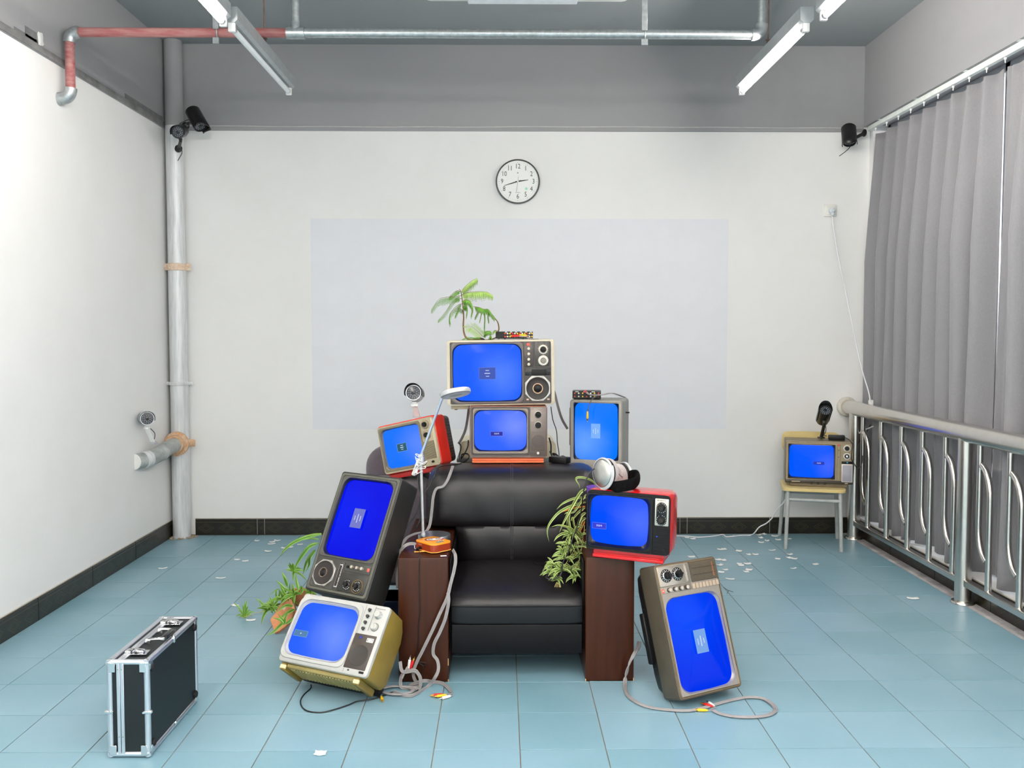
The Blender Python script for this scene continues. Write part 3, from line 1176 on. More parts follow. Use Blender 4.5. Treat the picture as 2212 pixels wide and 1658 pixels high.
def bars_part(root, name, x0, z0, x1, z1, n, y0, y1, m_, horizontal=True, fill=.55):
    """a grille: each slat is a piece of its own"""
    first = None
    for k in range(n):
        if horizontal:
            z = z0 + (z1 - z0) * (k + .5) / n
            c, s = ((x0 + x1) / 2, (y0 + y1) / 2, z), (abs(x1 - x0), abs(y1 - y0), abs(z1 - z0) / n * fill)
        else:
            x = x0 + (x1 - x0) * (k + .5) / n
            c, s = (x, (y0 + y1) / 2, (z0 + z1) / 2), (abs(x1 - x0) / n * fill, abs(y1 - y0), abs(z1 - z0))
        if first is None:
            first = M().bbox((0, 0, 0), s, min(s) * .25, 1).build(name, m_, root, 0)
            o = first
        else:
            o = copy_part(first, root)
        o.location = c


def speaker_round(root, x, z, R, rc, m_frame, m_cone, m_ring, y, octagon=True):
    n = 8 if octagon else 32
    m = M()
    if octagon:
        def oc(q, c):
            pts = []
            for sx, sz in ((1, 1), (-1, 1), (-1, -1), (1, -1)):
                pr_ = [(q, q - c), (q - c, q)]
                if sx * sz < 0:
                    pr_ = pr_[::-1]
                pts += [(x + sx * a, z + sz * b) for a, b in pr_]
            return pts
        o8, o8b = oc(R, R * .55), oc(R * .97, R * .54)
        m.loft([yz(o8, y), yz(o8, y - .003), yz(o8b, y - .005)], True, True)
    else:
        m.lathe((x, y, z), (0, -1, 0), [(R, 0), (R, .003), (R * .95, .005)], 36)
    m.build('speaker_frame', m_frame, root)
    m = M()
    m.lathe((x, y - .0052, z), (0, -1, 0), [(R * .90, 0), (R * .90, .0022), (R * .86, .0030), (R * .80, .001), (R * .5, .0004), (rc, .0008)], 40)
    m.build('speaker_cone', m_cone, root)
    m = M()
    m.lathe((x, y - .006, z), (0, -1, 0), [(rc * 1.02, .0), (rc * 1.0, .004), (rc * .84, .004), (rc * .8, .0)], 28, False)
    m.build('speaker_ring', m_ring, root)
    m = M(); m.lathe((x, y - .006, z), (0, -1, 0), [(rc * .78, 0), (rc * .6, .003), (rc * .2, .006), (.001, .0065)], 20)
    m.build('dust_cap', BLACKP, root)


SPKM = mat('speaker_cone_brown', (36, 29, 26), .5, noise=.15)
COPPER = mat('copper_ring', (196, 160, 132), .35, .6, noise=.1)
RED_MARK = mat('red_mark', (214, 84, 68), .5)
PANELM = mat('dark_brown_panel', (62, 56, 54), .42, noise=.16, scale=22)
BEZELM = mat('warm_grey_bezel', (98, 90, 88), .42, noise=.1, scale=18)
MASKM = mat('tube_mask_black', (12, 12, 20), .3, noise=.05)
KNOBS = mat('satin_knob', (196, 186, 172), .28, .7, noise=.1)

# ---------------------------------------------------------------- cream set on top of the stack
T1 = tv_root('large cream and brown television with round speaker on top of the stack', (-.0052, 4.40, 1.2545), (0, -.75, 0))
CREAM = mat('aged_cream', (192, 183, 162), .42, noise=.07, scale=12)
w, h = .53, .321
cabinet(T1, w, h, .30, .36, CREAM, .014, .0, .86)
panel(T1, 'front_panel', -.249, -.1535, .247, .1515, (-.066, .001, .340, .284, .042), -.002, .004, PANELM, .006)
frame_mb(rr(-.066, 0, .355, .300, .02), rr(-.066, .0, .336, .279, .04, bulge=.004), -.005, .003, .002).build('screen_surround', BEZELM, T1)
s = screen(T1, -.066, .001, .325, .268, -.003, screen_mat('screen_cream_set', (26, 96, 255), (84, 132, 255), (.0, -.02), .17), MASKM, .340, .284, .036, .006)
caption(T1, s, -.1062, -.031, -.0262, .0264, -.0075, (44, 76, 176), (122, 142, 245), ((.20, .004), (.33, .005), (.18, .004)))
plate(T1, 'knob_panel', .116, .028, .162, .150, -.0045, .0, mat('worn_strip', (72, 65, 62), .4, noise=.2, scale=30), .002, .002)
plate(T1, 'dial_panel', .168, .030, .242, .150, -.0045, .0, mat('worn_dial_panel', (66, 63, 60), .36, noise=.28, scale=24, stretch=(3, 1, .6)), .002, .003)
plate(T1, 'power_mark', .129, .130, .145, .144, -.0055, -.003, RED_MARK, .001, .003)
for z in (.1163, .0905, .0641, .0392):
    knob(T1, .138, z, .0075, .012, KNOBS, -.004)
k = knob(T1, .2094, .1111, .0145, .018, BLACKP, -.004, DIALW, .0245, 'tuning_dial', True, ang=.35)
ticks(T1, .2094, .1111, .0265, 14, mat('pale_mark', (170, 160, 148), .5), -.004)
knob(T1, .2094, .0576, .013, .016, mat('grey_knob', (128, 126, 118), .35, .5), -.004, mat('white_dial_ring', (214, 206, 196), .4, noise=.1), .0255, 'tuning_dial')
plate(T1, 'slider_bay', .118, -.0165, .243, .021, -.0035, .0, mat('black_bay', (34, 32, 32), .4), .002, .003)
bars_part(T1, 'slider_slat', .150, -.012, .224, .015, 6, -.006, -.003, BLACKG)
speaker_round(T1, .1806, -.0795, .0625, .0255, mat('chipped_chrome', (188, 184, 178), .28, .8, noise=.2, scale=40), SPKM, COPPER, -.002)
for x, z in ((.1308, -.1335), (.2325, -.1335)):
    plate(T1, 'corner_label', x - .006, z - .004, x + .006, z + .004, -.0085, -.006, mat('pinkish_label', (202, 170, 154), .6), .001, .001)
m = M()
m.bbox((-.205, .14, -.170), (.09, .2, .022), .004, 2)
m.build('underside_step', mat('dusty_cream', (190, 176, 150), .6, noise=.14), T1)
M().bbox((-.228, .12, -.184), (.018, .03, .012), .003, 1).build('foot', BLACKP, T1)

# ---------------------------------------------------------------- brown set under it
T2 = tv_root('brown television with orange base between the sofa back and the cream set', (.0323, 4.36, .9655), (0, 0, 0))
OR_ = mat('orange_shell', (150, 84, 56), .42, noise=.08)
BRZ = mat('bronze_grey_front', (112, 100, 94), .38, .25, noise=.09, scale=40, stretch=(1, 1, 6))
w, h = .380, .2515
cabinet(T2, w, h, .25, .30, OR_, .012, .003, .84)
panel(T2, 'front_panel', -.188, -.124, .188, .1245, (-.039, .0075, .258, .202, .038), -.003, .006, BRZ, .012)
frame_mb(rr(-.039, .0045, .285, .236, .012), rr(-.039, .0045, .272, .224, .010), -.0065, .0, .002).build('screen_surround', mat('dark_bronze', (82, 74, 70), .35, .3), T2)
frame_mb(rr(-.039, .006, .270, .222, .010), rr(-.039, .0075, .256, .200, .022, bulge=.003), -.0085, .0, .002).build('inner_surround', mat('pale_bronze', (142, 130, 120), .35, .3), T2)
s = screen(T2, -.039, .0075, .247, .187, -.006, screen_mat('screen_brown_set', (50, 102, 255), (120, 146, 255), (.03, .03), .14), MASKM, .258, .202, .032, .005)
caption(T2, s, -.087, -.0175, -.0284,   .0026, -.0050, (10, 10, 158), (150, 160, 255), (), txt='无信号', tsize=.0085)
plate(T2, 'control_panel', .105, -.117, .186, .1225, -.005, .0, mat('satin_bronze', (118, 108, 102), .36, .35, noise=.05, scale=60, stretch=(1, 1, 8)), .002, .003)
for z in (.0861, .0347):
    knob(T2, .1447, z, .0145, .012, BLACKP, -.005, mat('white_dial_ring', (214, 206, 196), .4), .0178, 'tuning_dial', z > .05, ang=.3)
    ticks(T2, .1447, z, .0235, 10, mat('pale_mark', (170, 160, 148), .5), -.005, .0015)
GR = grille_mat('punched_grille', (128, 116, 108), (54, 46, 44), 330, 330)
plate(T2, 'speaker_grille', .112, -.0919, .1782, .0008, -.0058, -.003, GR, .001, .002)
M().lathe((.145, -.0055, -.044), (0, -1, 0), [(.032, 0), (.032, .0012), (.03, .0016)], 36).build('speaker_disc', grille_mat('punched_disc', (108, 97, 92), (38, 32, 32), 330, 330), T2)
knob(T2, .1444, -.1021, .0062, .010, mat('cream_knob', (220, 216, 206), .3), -.005, name='power_knob')
text_on('lettering', 'HITACHI', .0078, .148, -.0053, .1165, mat('pale_mark', (170, 160, 148), .5), T2)
M().lathe((.1275, -.0052, .1165), (0, -1, 0), [(.0036, 0), (.0036, .0006), (.0022, .0006), (.0022, 0)], 16, False).build('emblem', mat('pale_mark', (170, 160, 148), .5), T2)
for z in (.104, .055):
    M().box((.116, -.0052, z), (.010, .0004, .0016)).build('print_mark', mat('pale_mark', (170, 160, 148), .5), T2, 0)
m = M()
m.bbox((-.002, .10, -.139), (.352, .17, .028), .003, 1)
m.bbox((-.002, .012, -.1365), (.352, .014, .012), .003, 1)
m.bbox((-.002, .010, -.1475), (.352, .016, .010), .003, 1)
m.build('orange_base', mat('bright_orange_base', (232, 118, 76), .4, noise=.05), T2)
m = M(); m.bbox((-.002, .11, -.1545), (.33, .16, .006), .001, 1)
m.build('foot', BLACKP, T2)

# ---------------------------------------------------------------- red set, upper left
T3 = tv_root('tilted red television with khaki front on the purple-grey armchair at left', (-.4697, 4.50, .8825), (-2.1, -13.08, -25.68))
REDS = mat('red_shell', (205, 44, 34), .32, noise=.07, scale=10)
KHAKI = mat('khaki_front', (168, 158, 132), .4, noise=.07, scale=14)
w, h = .345, .252
cabinet(T3, w, h, .10, .10, REDS, .018, .004, 1)
panel(T3, 'front_panel', -.168, -.122, .168, .120, (-.038, 0, .234, .206, .026), -.003, .006, KHAKI, .016)
frame_mb(rr(-.038, .0, .252, .226, .014), rr(-.038, .0, .232, .204, .018), -.006, .0, .002).build('screen_surround', mat('olive_surround', (118, 110, 88), .4, noise=.06), T3)
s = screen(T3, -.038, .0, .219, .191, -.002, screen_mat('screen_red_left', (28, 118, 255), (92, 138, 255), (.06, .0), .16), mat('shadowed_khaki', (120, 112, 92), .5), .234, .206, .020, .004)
caption(T3, s, -.0644, -.0217, -.008, .0174, -.0080, (6, 84, 110), (150, 190, 240), ((.24, .0035), (.34, .0045), (.2, .003)))
plate(T3, 'control_strip', .152, -.115, .162, .112, -.0045, .0, mat('pale_khaki', (186, 176, 150), .4), .001, .003)
for z in (.0869, .0333):
    knob(T3, .117, z, .0125, .014, BLACKP, -.003, mat('khaki_dial', (150, 140, 116), .35, .3), .023, 'tuning_dial', True, ang=.4 if z < .05 else 1.4)
bars_part(T3, 'grille_slat', .0915, -.086, .150, .0, 17, -.005, -.002, mat('khaki_slat', (158, 148, 120), .45), True, .5)
bars_part(T3, 'grille_slat', .1635, -.086, .1665, .0, 6, -.005, -.002, KHAKI, True, .5)
plate(T3, 'grille_back', .090, -.087, .1515, .001, -.0034, -.002, mat('grille_shadow', (74, 68, 54), .7), .0005, .001)
knob(T3, .128, -.102, .0062, .010, BLACKP, -.003, name='power_knob')
RIBS = mat('ribbed_dark_cover', (44, 34, 32), .5, noise=.08)
rear(T3, .335, .244, .10, .165, .225, .965, .66, RIBS)
for k in range(14):
    z = .098 - .0150 * k
    for sx in (1, -1):
        M().bbox((sx * .1645, .134, z * .99), (.005, .056, .006), .0015, 1, Matrix.Rotation(sx * .10, 3, 'Z')).build('vent_rib', RIBS, T3, 0)
m = M()
m.bbox((-.005, .075, -.139), (.30, .12, .026), .004, 2)
m.build('red_base', mat('deep_red_base', (172, 30, 28), .35), T3)

# ---------------------------------------------------------------- charcoal set standing on its side, left
T4 = tv_root('charcoal television on its side leaning on the left sofa arm, round speaker at bottom', (-.6300, 3.7805, .5993), (-91.95, 62.39, -121.73))
CHAR = mat('charcoal_shell', (32, 32, 31), .5, noise=.12, scale=16)
CHARF = mat('charcoal_front', (58, 57, 52), .4, noise=.14, scale=22)
w, h = .53, .33
cabinet(T4, w, h, .125, .132, CHAR, .012, .0, .98)
frame_mb(rr(0, 0, .516, .316, .012), rr(0, 0, .494, .294, .010), -.004, .004, .002).build('front_rim', mat('greenish_rim', (92, 92, 82), .34, .2, noise=.08), T4)
panel(T4, 'front_panel', -.247, -.147, .247, .147, (-.0665, -.002, .346, .273, .042), -.001, .004, CHARF, .008)
frame_mb(rr(-.066, 0, .362, .292, .016), rr(-.066, 0, .344, .270, .034, bulge=.003), -.005, .002, .002).build('screen_surround', mat('grey_surround', (74, 73, 68), .36, noise=.08), T4)
s = screen(T4, -.0665, -.002, .331, .257, -.002, screen_mat('screen_charcoal', (0, 12, 232), (0, 30, 246), (-.08, -.08), .2), mat('mask_charcoal', (24, 24, 36), .4), .346, .273, .036, .004)
caption(T4, s, -.107, -.0285, -.0225, .030, -.0073, (104, 112, 196), None, ((.26, .0035), (.44, .004), (.22, .0035)), roll=0)
CHIPS = mat('scraped_chrome', (182, 180, 174), .3, .7, noise=.22, scale=50)
speaker_round(T4, .1835, -.0885, .0555, .021, CHIPS, SPKM, mat('worn_ring', (120, 104, 92), .4, .5, noise=.3, scale=90), -.001)
plate(T4, 'slot_frame', .128, -.024, .242, .003, -.004, .0, CHARF, .002, .003)
plate(T4, 'slot_trim', .1365, -.0165, .2335, -.0005, -.0055, -.002, CHROME, .001, .002)
plate(T4, 'slot', .141, -.0145, .229, -.0015, -.0066, -.004, mat('slot_brown', (44, 34, 28), .4), .001, .002)
plate(T4, 'knob_strip', .124, .010, .161, .143, -.0038, .0, CHARF, .002, .003)
for z in (.0511, .0782, .1036):
    knob(T4, .1412, z, .0072, .013, KNOBS, -.003)
knob(T4, .1425, .0254, .006, .006, BLACKP, -.003)
plate(T4, 'power_mark', .1345, .1265, .1485, .1385, -.0048, -.003, RED_MARK, .001, .002)
plate(T4, 'dial_panel', .166, .006, .244, .143, -.0034, .0, mat('dial_panel_black', (46, 45, 41), .4, noise=.14), .002, .004)
for z in (.0479, .1009):
    M().lathe((.2145, -.0034, z), (0, -1, 0), [(.0245, 0), (.0245, .001), (.0225, .0016)], 28).build('dial_well', BLACKG, T4)
    knob(T4, .2145, z, .0115, .016, BLACKP, -.005, CHROME, .0135, 'tuning_dial')
    ticks(T4, .2145, z, .0185, 12, mat('white_mark', (216, 214, 206), .5), -.005, .0024, .6, 5.6)
M().lathe((.2145, -.0034, .1009), (0, -1, 0), [(.0275, .0), (.0275, .002), (.0265, .002), (.0265, 0)], 28, False).build('brass_ring', GOLD, T4)
rear(T4, .50, .29, .132, .175, .235, .70, .40, BLACKP)
plate(T4, 'back_hook', -.245, -.178, -.17, -.164, .02, .055, CHAR, .003, .004)
M().bbox((.18, .03, -.169), (.10, .03, .012), .003, 1).build('side_foot', CHAR, T4)

# ---------------------------------------------------------------- olive set tipped back on the floor, left
T5 = tv_root('olive television with white front tipped back on the floor at left', (-.6669, 3.5232, .253), (-38.96, 1.47, -23.76))
OLIVE = mat('olive_shell', (128, 107, 44), .42, noise=.08, scale=9)
WFRONT = mat('white_front', (178, 178, 174), .34, noise=.03)
w, h = .413, .286
m = M()
# the sides keep full height forwards and round off at the back top corner
def t5o(sc, dz):
    return rr(0, dz, w * sc, h * sc, .012)
m.loft([yz(t5o(.985, 0), .004), yz(t5o(1, 0), .010), yz(t5o(1, 0), .12), yz(rr(0, -.012, w * .985, h - .030, .02), .158), yz(rr(0, -.02, w * .96, h - .06, .03), .182)], False, True)
m.build('cabinet', OLIVE, T5)
m = M()
m.loft([yz(rr(0, 0, w - .012, h - .012, .012), -.006), yz(rr(0, 0, w - .003, h - .003, .014), -.003), yz(rr(0, 0, w, h, .014), .003), yz(rr(0, 0, w, h, .014), .012)][::-1] + [yz(rr(-.058, .003, .278, .230, .044), -.0062), yz(rr(-.058, .003, .278, .230, .044), .004)], False, False)
m.build('front_panel', WFRONT, T5)
frame_mb(rr(-.057, .003, .300, .262, .03, bulge=.002), rr(-.057, .003, .276, .228, .04, bulge=.004), -.011, -.003, .004).build('screen_surround', WFRONT, T5)
s = screen(T5, -.058, .003, .263, .211, -.008, screen_mat('screen_olive_set', (38, 98, 255), (110, 146, 255), (.01, -.02), .17), mat('white_well', (176, 178, 182), .5), .278, .230, .038, .004, .010, .010)
caption(T5, s, -.1795, -.0361, -.1171, -.012, -.0062, (66, 120, 170), (120, 176, 235), (), txt='■', tsize=.006)
M().box((.0995, -.0062, .0), (.0012, .001, h - .014)).build('front_seam', mat('seam_grey', (120, 120, 118), .6), T5, 0)
for z in (.115, .089, .0634, .038):
    knob(T5, .123, z, .0068, .013, mat('dark_knob', (66, 66, 62), .3, .4), -.006, CHROME, .0088)
m = M()
m.box((.143, -.0066, .085), (.0018, .0014, .10)); m.box((.166, -.0066, .128), (.044, .0014, .0018))
m.build('panel_line', mat('seam_grey', (120, 120, 118), .6), T5, 0)
knob(T5, .1674, .1003, .0135, .022, mat('grey_white_knob', (186, 186, 180), .3), -.006, CHROME, .0165, 'tuning_dial')
knob(T5, .1674, .0524, .0135, .014, mat('grey_white_knob', (186, 186, 180), .3), -.006, mat('grey_dial', (150, 148, 142), .3, .5), .0175, 'tuning_dial', True, ang=1.3)
SPB = mat('speaker_panel_brown', (66, 58, 52), .5, noise=.14, scale=20)
plate(T5, 'speaker_panel', .0945, -.1195, .192, .018, -.0075, -.004, SPB, .001, .002)
M().lathe((.1435, -.0072, -.066), (0, -1, 0), [(.042, 0), (.042, .0012), (.040, .002), (.038, .0012), (.012, .0009)], 36).build('speaker_disc', mat('speaker_disc_brown', (52, 47, 42), .45, noise=.1), T5)
M().lathe((.1246, -.0074, .004), (0, -1, 0), [(.0065, 0), (.0065, .001), (.0055, .0014)], 20).build('lamp_ring', mat('navy_ring', (26, 34, 110), .4), T5)
M().ball((.1246, -.0088, .004), .0018).build('indicator_lamp', LEDB, T5)
bo = plate(T5, 'badge', .1545, -.0105, .184, .006, -.0092, -.006, mat('badge_white', (228, 226, 220), .4), .0008, .001)
m = M()
for a, b, c, d in ((.157, -.0065, .1585, .0025), (.157, .001, .166, .0025), (.157, -.0065, .166, -.005), (.170, .001, .1815, .0025), (.180, -.0055, .1815, .001), (.172, -.0065, .178, -.005)):
    m.box2((a, -.0098, b), (c, -.0088, d))
m.build('badge_mark', BLACKP, bo, 0)
plate(T5, 'small_badge', .169, -.132, .190, -.1235, -.008, -.005, BLACKP, .0008, .001)
knob(T5, .1208, -.127, .0035, .004, mat('dark_knob', (66, 66, 62), .3, .4), -.006, name='socket')
BOT = mat('khaki_underside', (150, 136, 84), .6, noise=.12, scale=14)
m = M(); m.bbox((-.005, .085, -.150), (.33, .135, .018), .004, 1)
m.build('underside', BOT, T5)
bars_part(T5, 'vent_slat', -.155, .018, .150, .018, 26, .0, .0, BOT, False, .5) if False else None
for k in range(22):
    x = -.150 + .0140 * k
    M().bbox((x, .085, -.1605), (.006, .11, .005), .001, 1).build('vent_slat', mat('slat_khaki', (168, 156, 106), .6), T5, 0)
for x in (-.178, .163):
    m = M(); m.bbox((x, .080, -.158), (.022, .145, .030), .003, 1)
    m.build('foot_rail', OLIVE, T5)
    m = M(); m.bbox((x, .010, -.160), (.026, .010, .016), .002, 1)
    m.build('rail_cap', mat('cream_cap', (214, 204, 160), .5), T5)
m = M()
m.loft([yz(rr(0, -.030, .37, .235, .02), .172), yz(rr(0, -.030, .36, .228, .02), .205), yz(rr(0, -.032, .30, .19, .03), .236)])
m.build('rear_cover', BLACKP, T5)
m = M(); m.bbox((-.012, .190, -.137), (.37, .05, .032), .005, 2)
m.build('rear_foot', BLACKP, T5)
# ---------------------------------------------------------------- grey set on end, upper right
T6 = tv_root('grey television standing on end behind the right end of the sofa', (.4873, 4.62, .8877), (0, 0, -17.75))
GREYC = mat('grey_shell', (132, 132, 126), .45, noise=.07, scale=10)
GFRONT = mat('grey_tan_front', (156, 150, 140), .4, noise=.07, scale=14)
w, h = .276, .43
cabinet(T6, w, h, .19, .20, GREYC, .016, .0, .97)
m = frame_mb(rr(0, 0, .268, .422, .014), rr(0, .052, .238, .300, .010), -.005, .006, .003); m.build('front_panel', GFRONT, T6)
plate(T6, 'control_panel', -.120, -.190, .120, -.118, -.003, .004, mat('grey_control', (136, 130, 122), .4, noise=.08), .002, .004)
bars_part(T6, 'grille_slat', -.115, -.150, -.02, -.122, 5, -.005, -.002, GFRONT)
for x in (.02, .055, .09):
    knob(T6, x, -.155, .011, .012, BLACKP, -.003, CHROME, .0145)
s = screen(T6, -.001, .051, .221, .294, -.001, screen_mat('screen_grey_set', (10, 122, 255), (104, 164, 255), (-.06, -.02), .17), MASKM, .242, .312, .030, .004)
caption(T6, s, -.0241, .0161, .0244, .0919, -.0065, (120, 176, 250), None, ((.22, .003), (.4, .0035), (.22, .003)), roll=PI / 2)
rear(T6, .26, .41, .20, .24, .29, .8, .5, mat('dark_grey_cover', (70, 70, 68), .5))
M().bbox((-.142, .05, .07), (.012, .05, .20), .004, 2).build('side_trim', GFRONT, T6)
m = M(); m.cyl((.134, .10, .145), (.158, .10, .145), .004, n=8); m.build('side_stub', DARKP, T6)

# ---------------------------------------------------------------- red set on the right arm
T7 = tv_root('red television with black front on the right sofa arm under the headphones', (.511, 3.588, .6862), (0, 1.0, -21.7))
REDG = mat('glossy_red_shell', (200, 18, 24), .2, noise=.04, coat=.4)
w, h = .347, .246
m = M()
m.loft([yz(rr(0, 0, w - .004, h - .004, .020), .0), yz(rr(0, 0, w, h, .022), .006), yz(rr(0, 0, w, h, .022), .095), yz(rr(0, .001, w * .99, h * .985, .03), .135), yz(rr(0, .001, w * .955, h * .93, .035), .175), yz(rr(0, 0, w * .85, h * .80, .04), .205), yz(rr(0, 0, w * .66, h * .64, .04), .228)], False, True)
m.build('cabinet', REDG, T7)
panel(T7, 'front_panel', -.1715, -.1215, .1715, .121, (-.041, -.001, .262, .216, .032), -.004, .008, BLACKP, .018)
frame_mb(rr(-.0355, -.006, .276, .232, .012), rr(-.0355, -.006, .262, .216, .012), -.008, .0, .003).build('screen_surround', mat('black_step', (20, 20, 22), .35, spec=.3), T7)
s = screen(T7, -.041, -.001, .229, .188, -.003, screen_mat('screen_red_right', (0, 78, 255), (78, 112, 255), (.05, .0), .15), MASKM, .262, .216, .026, .007, .012, .016)
caption(T7, s, -.150, -.0385, -.092, -.015, .0030, (12, 36, 212), (110, 150, 255), (), txt='无信号', tsize=.0085)
M().box((.1005, -.0046, 0), (.0035, .003, .232)).build('front_seam', BLACKG, T7, 0)
sp = plate(T7, 'dial_plate', .1095, -.0015, .1645, .1075, -.0062, -.003, mat('satin_silver', (196, 192, 182), .3, .5, noise=.04), .002, .003)
m = M()
m.loft([yz(rr(.1365, .047, .042, .094, .021), -.0062), yz(rr(.1365, .047, .042, .094, .021), -.0072), yz(rr(.1365, .047, .040, .092, .02), -.0078)])
m.build('dial_well', BLACKG, T7)
for z in (.0714, .0222):
    knob(T7, .1365, z, .0105, .014, DARKP, -.0078, BLACKP, .0145, 'tuning_dial')
    ticks(T7, .1365, z, .0185, 14, mat('white_mark', (216, 214, 206), .5), -.0078, .0019, .2, 6.1)
text_on('lettering', 'SANYO', .0082, .140, -.0065, .1005, BLACKG, T7)
m = M()
for a in (-.5, .5):
    m.box((.1215, -.0066, .1005), (.0012, .0006, .0055), Matrix.Rotation(a, 3, 'Y'))
m.box((.1215, -.0066, .1005), (.0045, .0006, .0011))
m.build('emblem', BLACKG, T7, 0)
bars_part(T7, 'grille_slat', .1065, -.1165, .1705, -.012, 22, -.0058, -.003, mat('black_slat', (22, 22, 24), .4, spec=.3), True, .55)
M().ball((.1195, -.006, -.046), .0022).build('indicator_lamp', LEDB, T7)
knob(T7, .149, -.096, .0075, .006, BLACKP, -.004, name='power_knob')
knob(T7, .114, -.1075, .004, .005, BLACKP, -.004, name='socket')
m = M()
m.bbox((.0, .085, -.134), (.29, .15, .028), .003, 1)
m.bbox((.0, .020, -.1375), (.292, .02, .008), .002, 1)
m.bbox((.0, .014, -.1505), (.294, .03, .014), .003, 1)
m.bbox((.0, .095, -.1525), (.288, .15, .010), .003, 1)
m.build('red_base', REDG, T7)

# ---------------------------------------------------------------- brown-grey set on end on the floor, right
T8 = tv_root('grey-brown television on end on the floor leaning on the right sofa arm', (.7805, 3.5034, .2865), (-93.04, -70.69, 118.55))
TAUP = mat('taupe_shell', (84, 76, 62), .42, noise=.1, scale=12)
TFRONT = mat('taupe_silver_front', (150, 142, 132), .34, .45, noise=.06, scale=40, stretch=(1, 1, 6))
w, h = .517, .305
cabinet(T8, w, h, .108, .112, TAUP, .016, .0, .985)
frame_mb(rr(0, 0, .505, .293, .014), rr(0, 0, .500, .288, .012), -.003, .004, .001).build('wood_rim', mat('worn_rim', (128, 106, 74), .5, noise=.2), T8)
panel(T8, 'front_panel', -.246, -.142, .246, .142, (-.058, .003, .366, .266, .046), -.002, .004, TFRONT, .006)
frame_mb(rr(-.060, .0, .368, .282, .012), rr(-.058, .001, .366, .258, .036, bulge=.003), -.0055, .0, .002).build('screen_surround', TFRONT, T8) if False else None
s = screen(T8, -.058, .003, .350, .247, -.0025, screen_mat('screen_taupe_set', (0, 52, 240), (0, 76, 255), (.05, .06), .25), mat('silver_well', (170, 166, 160), .35, .4), .366, .266, .040, .006)
caption(T8, s, -.102, -.0225, -.0125, .0342, -.0075, (112, 160, 226), None, ((.26, .0035), (.42, .0045), (.2, .0035)))
plate(T8, 'dial_panel', .1705, -.0085, .2495, .1435, -.006, .0, mat('satin_taupe', (164, 157, 146), .3, .5, noise=.05, scale=50, stretch=(6, 1, 1)), .003, .004)
for z in (.1068, .0526):
    M().lathe((.2112, -.006, z), (0, -1, 0), [(.0265, 0), (.0265, .001), (.0245, .0016)], 32).build('dial_well', BLACKG, T8)
    knob(T8, .2112, z, .0145, .022, BLACKP, -.007, CHROME, .0185, 'tuning_dial', True, ang=.1 if z > .1 else 1.55)
    ticks(T8, .2112, z, .0218, 14, mat('white_mark', (216, 214, 206), .5), -.0072, .0022)
plate(T8, 'slot_frame', .1735, .001, .246, .0165, -.0074, -.004, TFRONT, .001, .002)
plate(T8, 'slot', .179, .0045, .240, .0125, -.0085, -.005, mat('ribbed_slot', (176, 168, 158), .3, .5, noise=.2, scale=200, stretch=(6, 1, .2)), .001, .002)
plate(T8, 'grille_back', .1705, -.147, .2495, -.0125, -.0035, .0, mat('grille_dark', (66, 58, 46), .6), .001, .003)
bars_part(T8, 'grille_slat', .1725, -.145, .2475, -.0145, 30, -.0062, -.003, mat('grille_taupe', (112, 101, 84), .45), False, .55)
for x in (.197, .223):
    M().box((x, -.0068, -.080), (.0012, .0014, .115)).build('grille_seam', BLACKP, T8, 0)
m = M()
for k in range(11):
    m.box((.184 + .0052 * k, -.0068, -.125 + .0006 * (k % 3)), (.0034, .0008, .0055))
tag(m.build('copper_mark', mat('copper_print', (170, 106, 72), .5), T8, 0), kind='stuff')
plate(T8, 'knob_strip', .1435, -.005, .1685, .1435, -.0048, .0, TFRONT, .002, .002)
for z in (.1055, .0774, .049, .0205):
    knob(T8, .1553, z, .0078, .013, KNOBS, -.0045, mat('dark_knob', (66, 66, 62), .3, .4), .0095)
pm = plate(T8, 'power_mark', .1465, .129, .163, .141, -.0058, -.003, RED_MARK, .001, .002)
M().bbox((.1548, -.0064, .135), (.006, .001, .005), .0004, 1).build('mark_symbol', mat('pale_red', (240, 190, 176), .5), pm, 0)
for k in range(8):
    z = -.0165 - .0168 * k
    M().bbox((.1545, -.0045, z), (.021, .005, .0140), .001, 1).build('channel_key', mat('tan_key', (184, 164, 144), .35, .3, noise=.05), T8, 0)
M().box((.003, -.0025, -.1425), (.36, .001, .0015)).build('front_seam', DARKP, T8, 0)
rear(T8, .50, .29, .112, .165, .215, .92, .74, BLACKP)
m = M()
m.bbox((-.02, .135, .135), (.24, .05, .018), .004, 1)
m.bbox((-.02, .150, .150), (.20, .03, .018), .004, 1)
m.build('tuner_box', BLACKP, T8)
plate(T8, 'side_foot', .150, -.162, .19, -.150, .03, .07, TAUP, .002, .003)
plate(T8, 'side_foot', -.20, -.160, -.16, -.150, .03, .07, BLACKP, .002, .003)

# ---------------------------------------------------------------- small set on the school chair
T9 = tv_root('brown metallic television on the school chair in the back right corner', (2.1202, 5.93, .5824), (0, 0, -14.42))
BRN = mat('bronze_shell', (104, 92, 72), .34, .3, noise=.08, scale=16)
TANF = mat('tan_front', (150, 134, 108), .36, .35, noise=.06)
w, h = .432, .287
cabinet(T9, w, h, .18, .20, BRN, .008, .0, .9)
panel(T9, 'front_panel', -.212, -.118, .212, .132, (-.048, .0045, .29, .222, .004), -.003, .004, TANF, .004)
plate(T9, 'lower_strip', -.213, -.142, .213, -.119, -.004, .004, mat('dark_bronze_strip', (58, 52, 42), .4), .002, .003)
panel(T9, 'screen_surround', -.198, -.112, .1025, .121, (-.048, .006, .292, .226, .026), -.005, .0, BLACKP, .004)
s = screen(T9, -.048, .006, .278, .213, -.0055, screen_mat('screen_small_set', (0, 88, 255), (66, 104, 255), (.06, -.02), .13), MASKM, .292, .226, .020, .004)
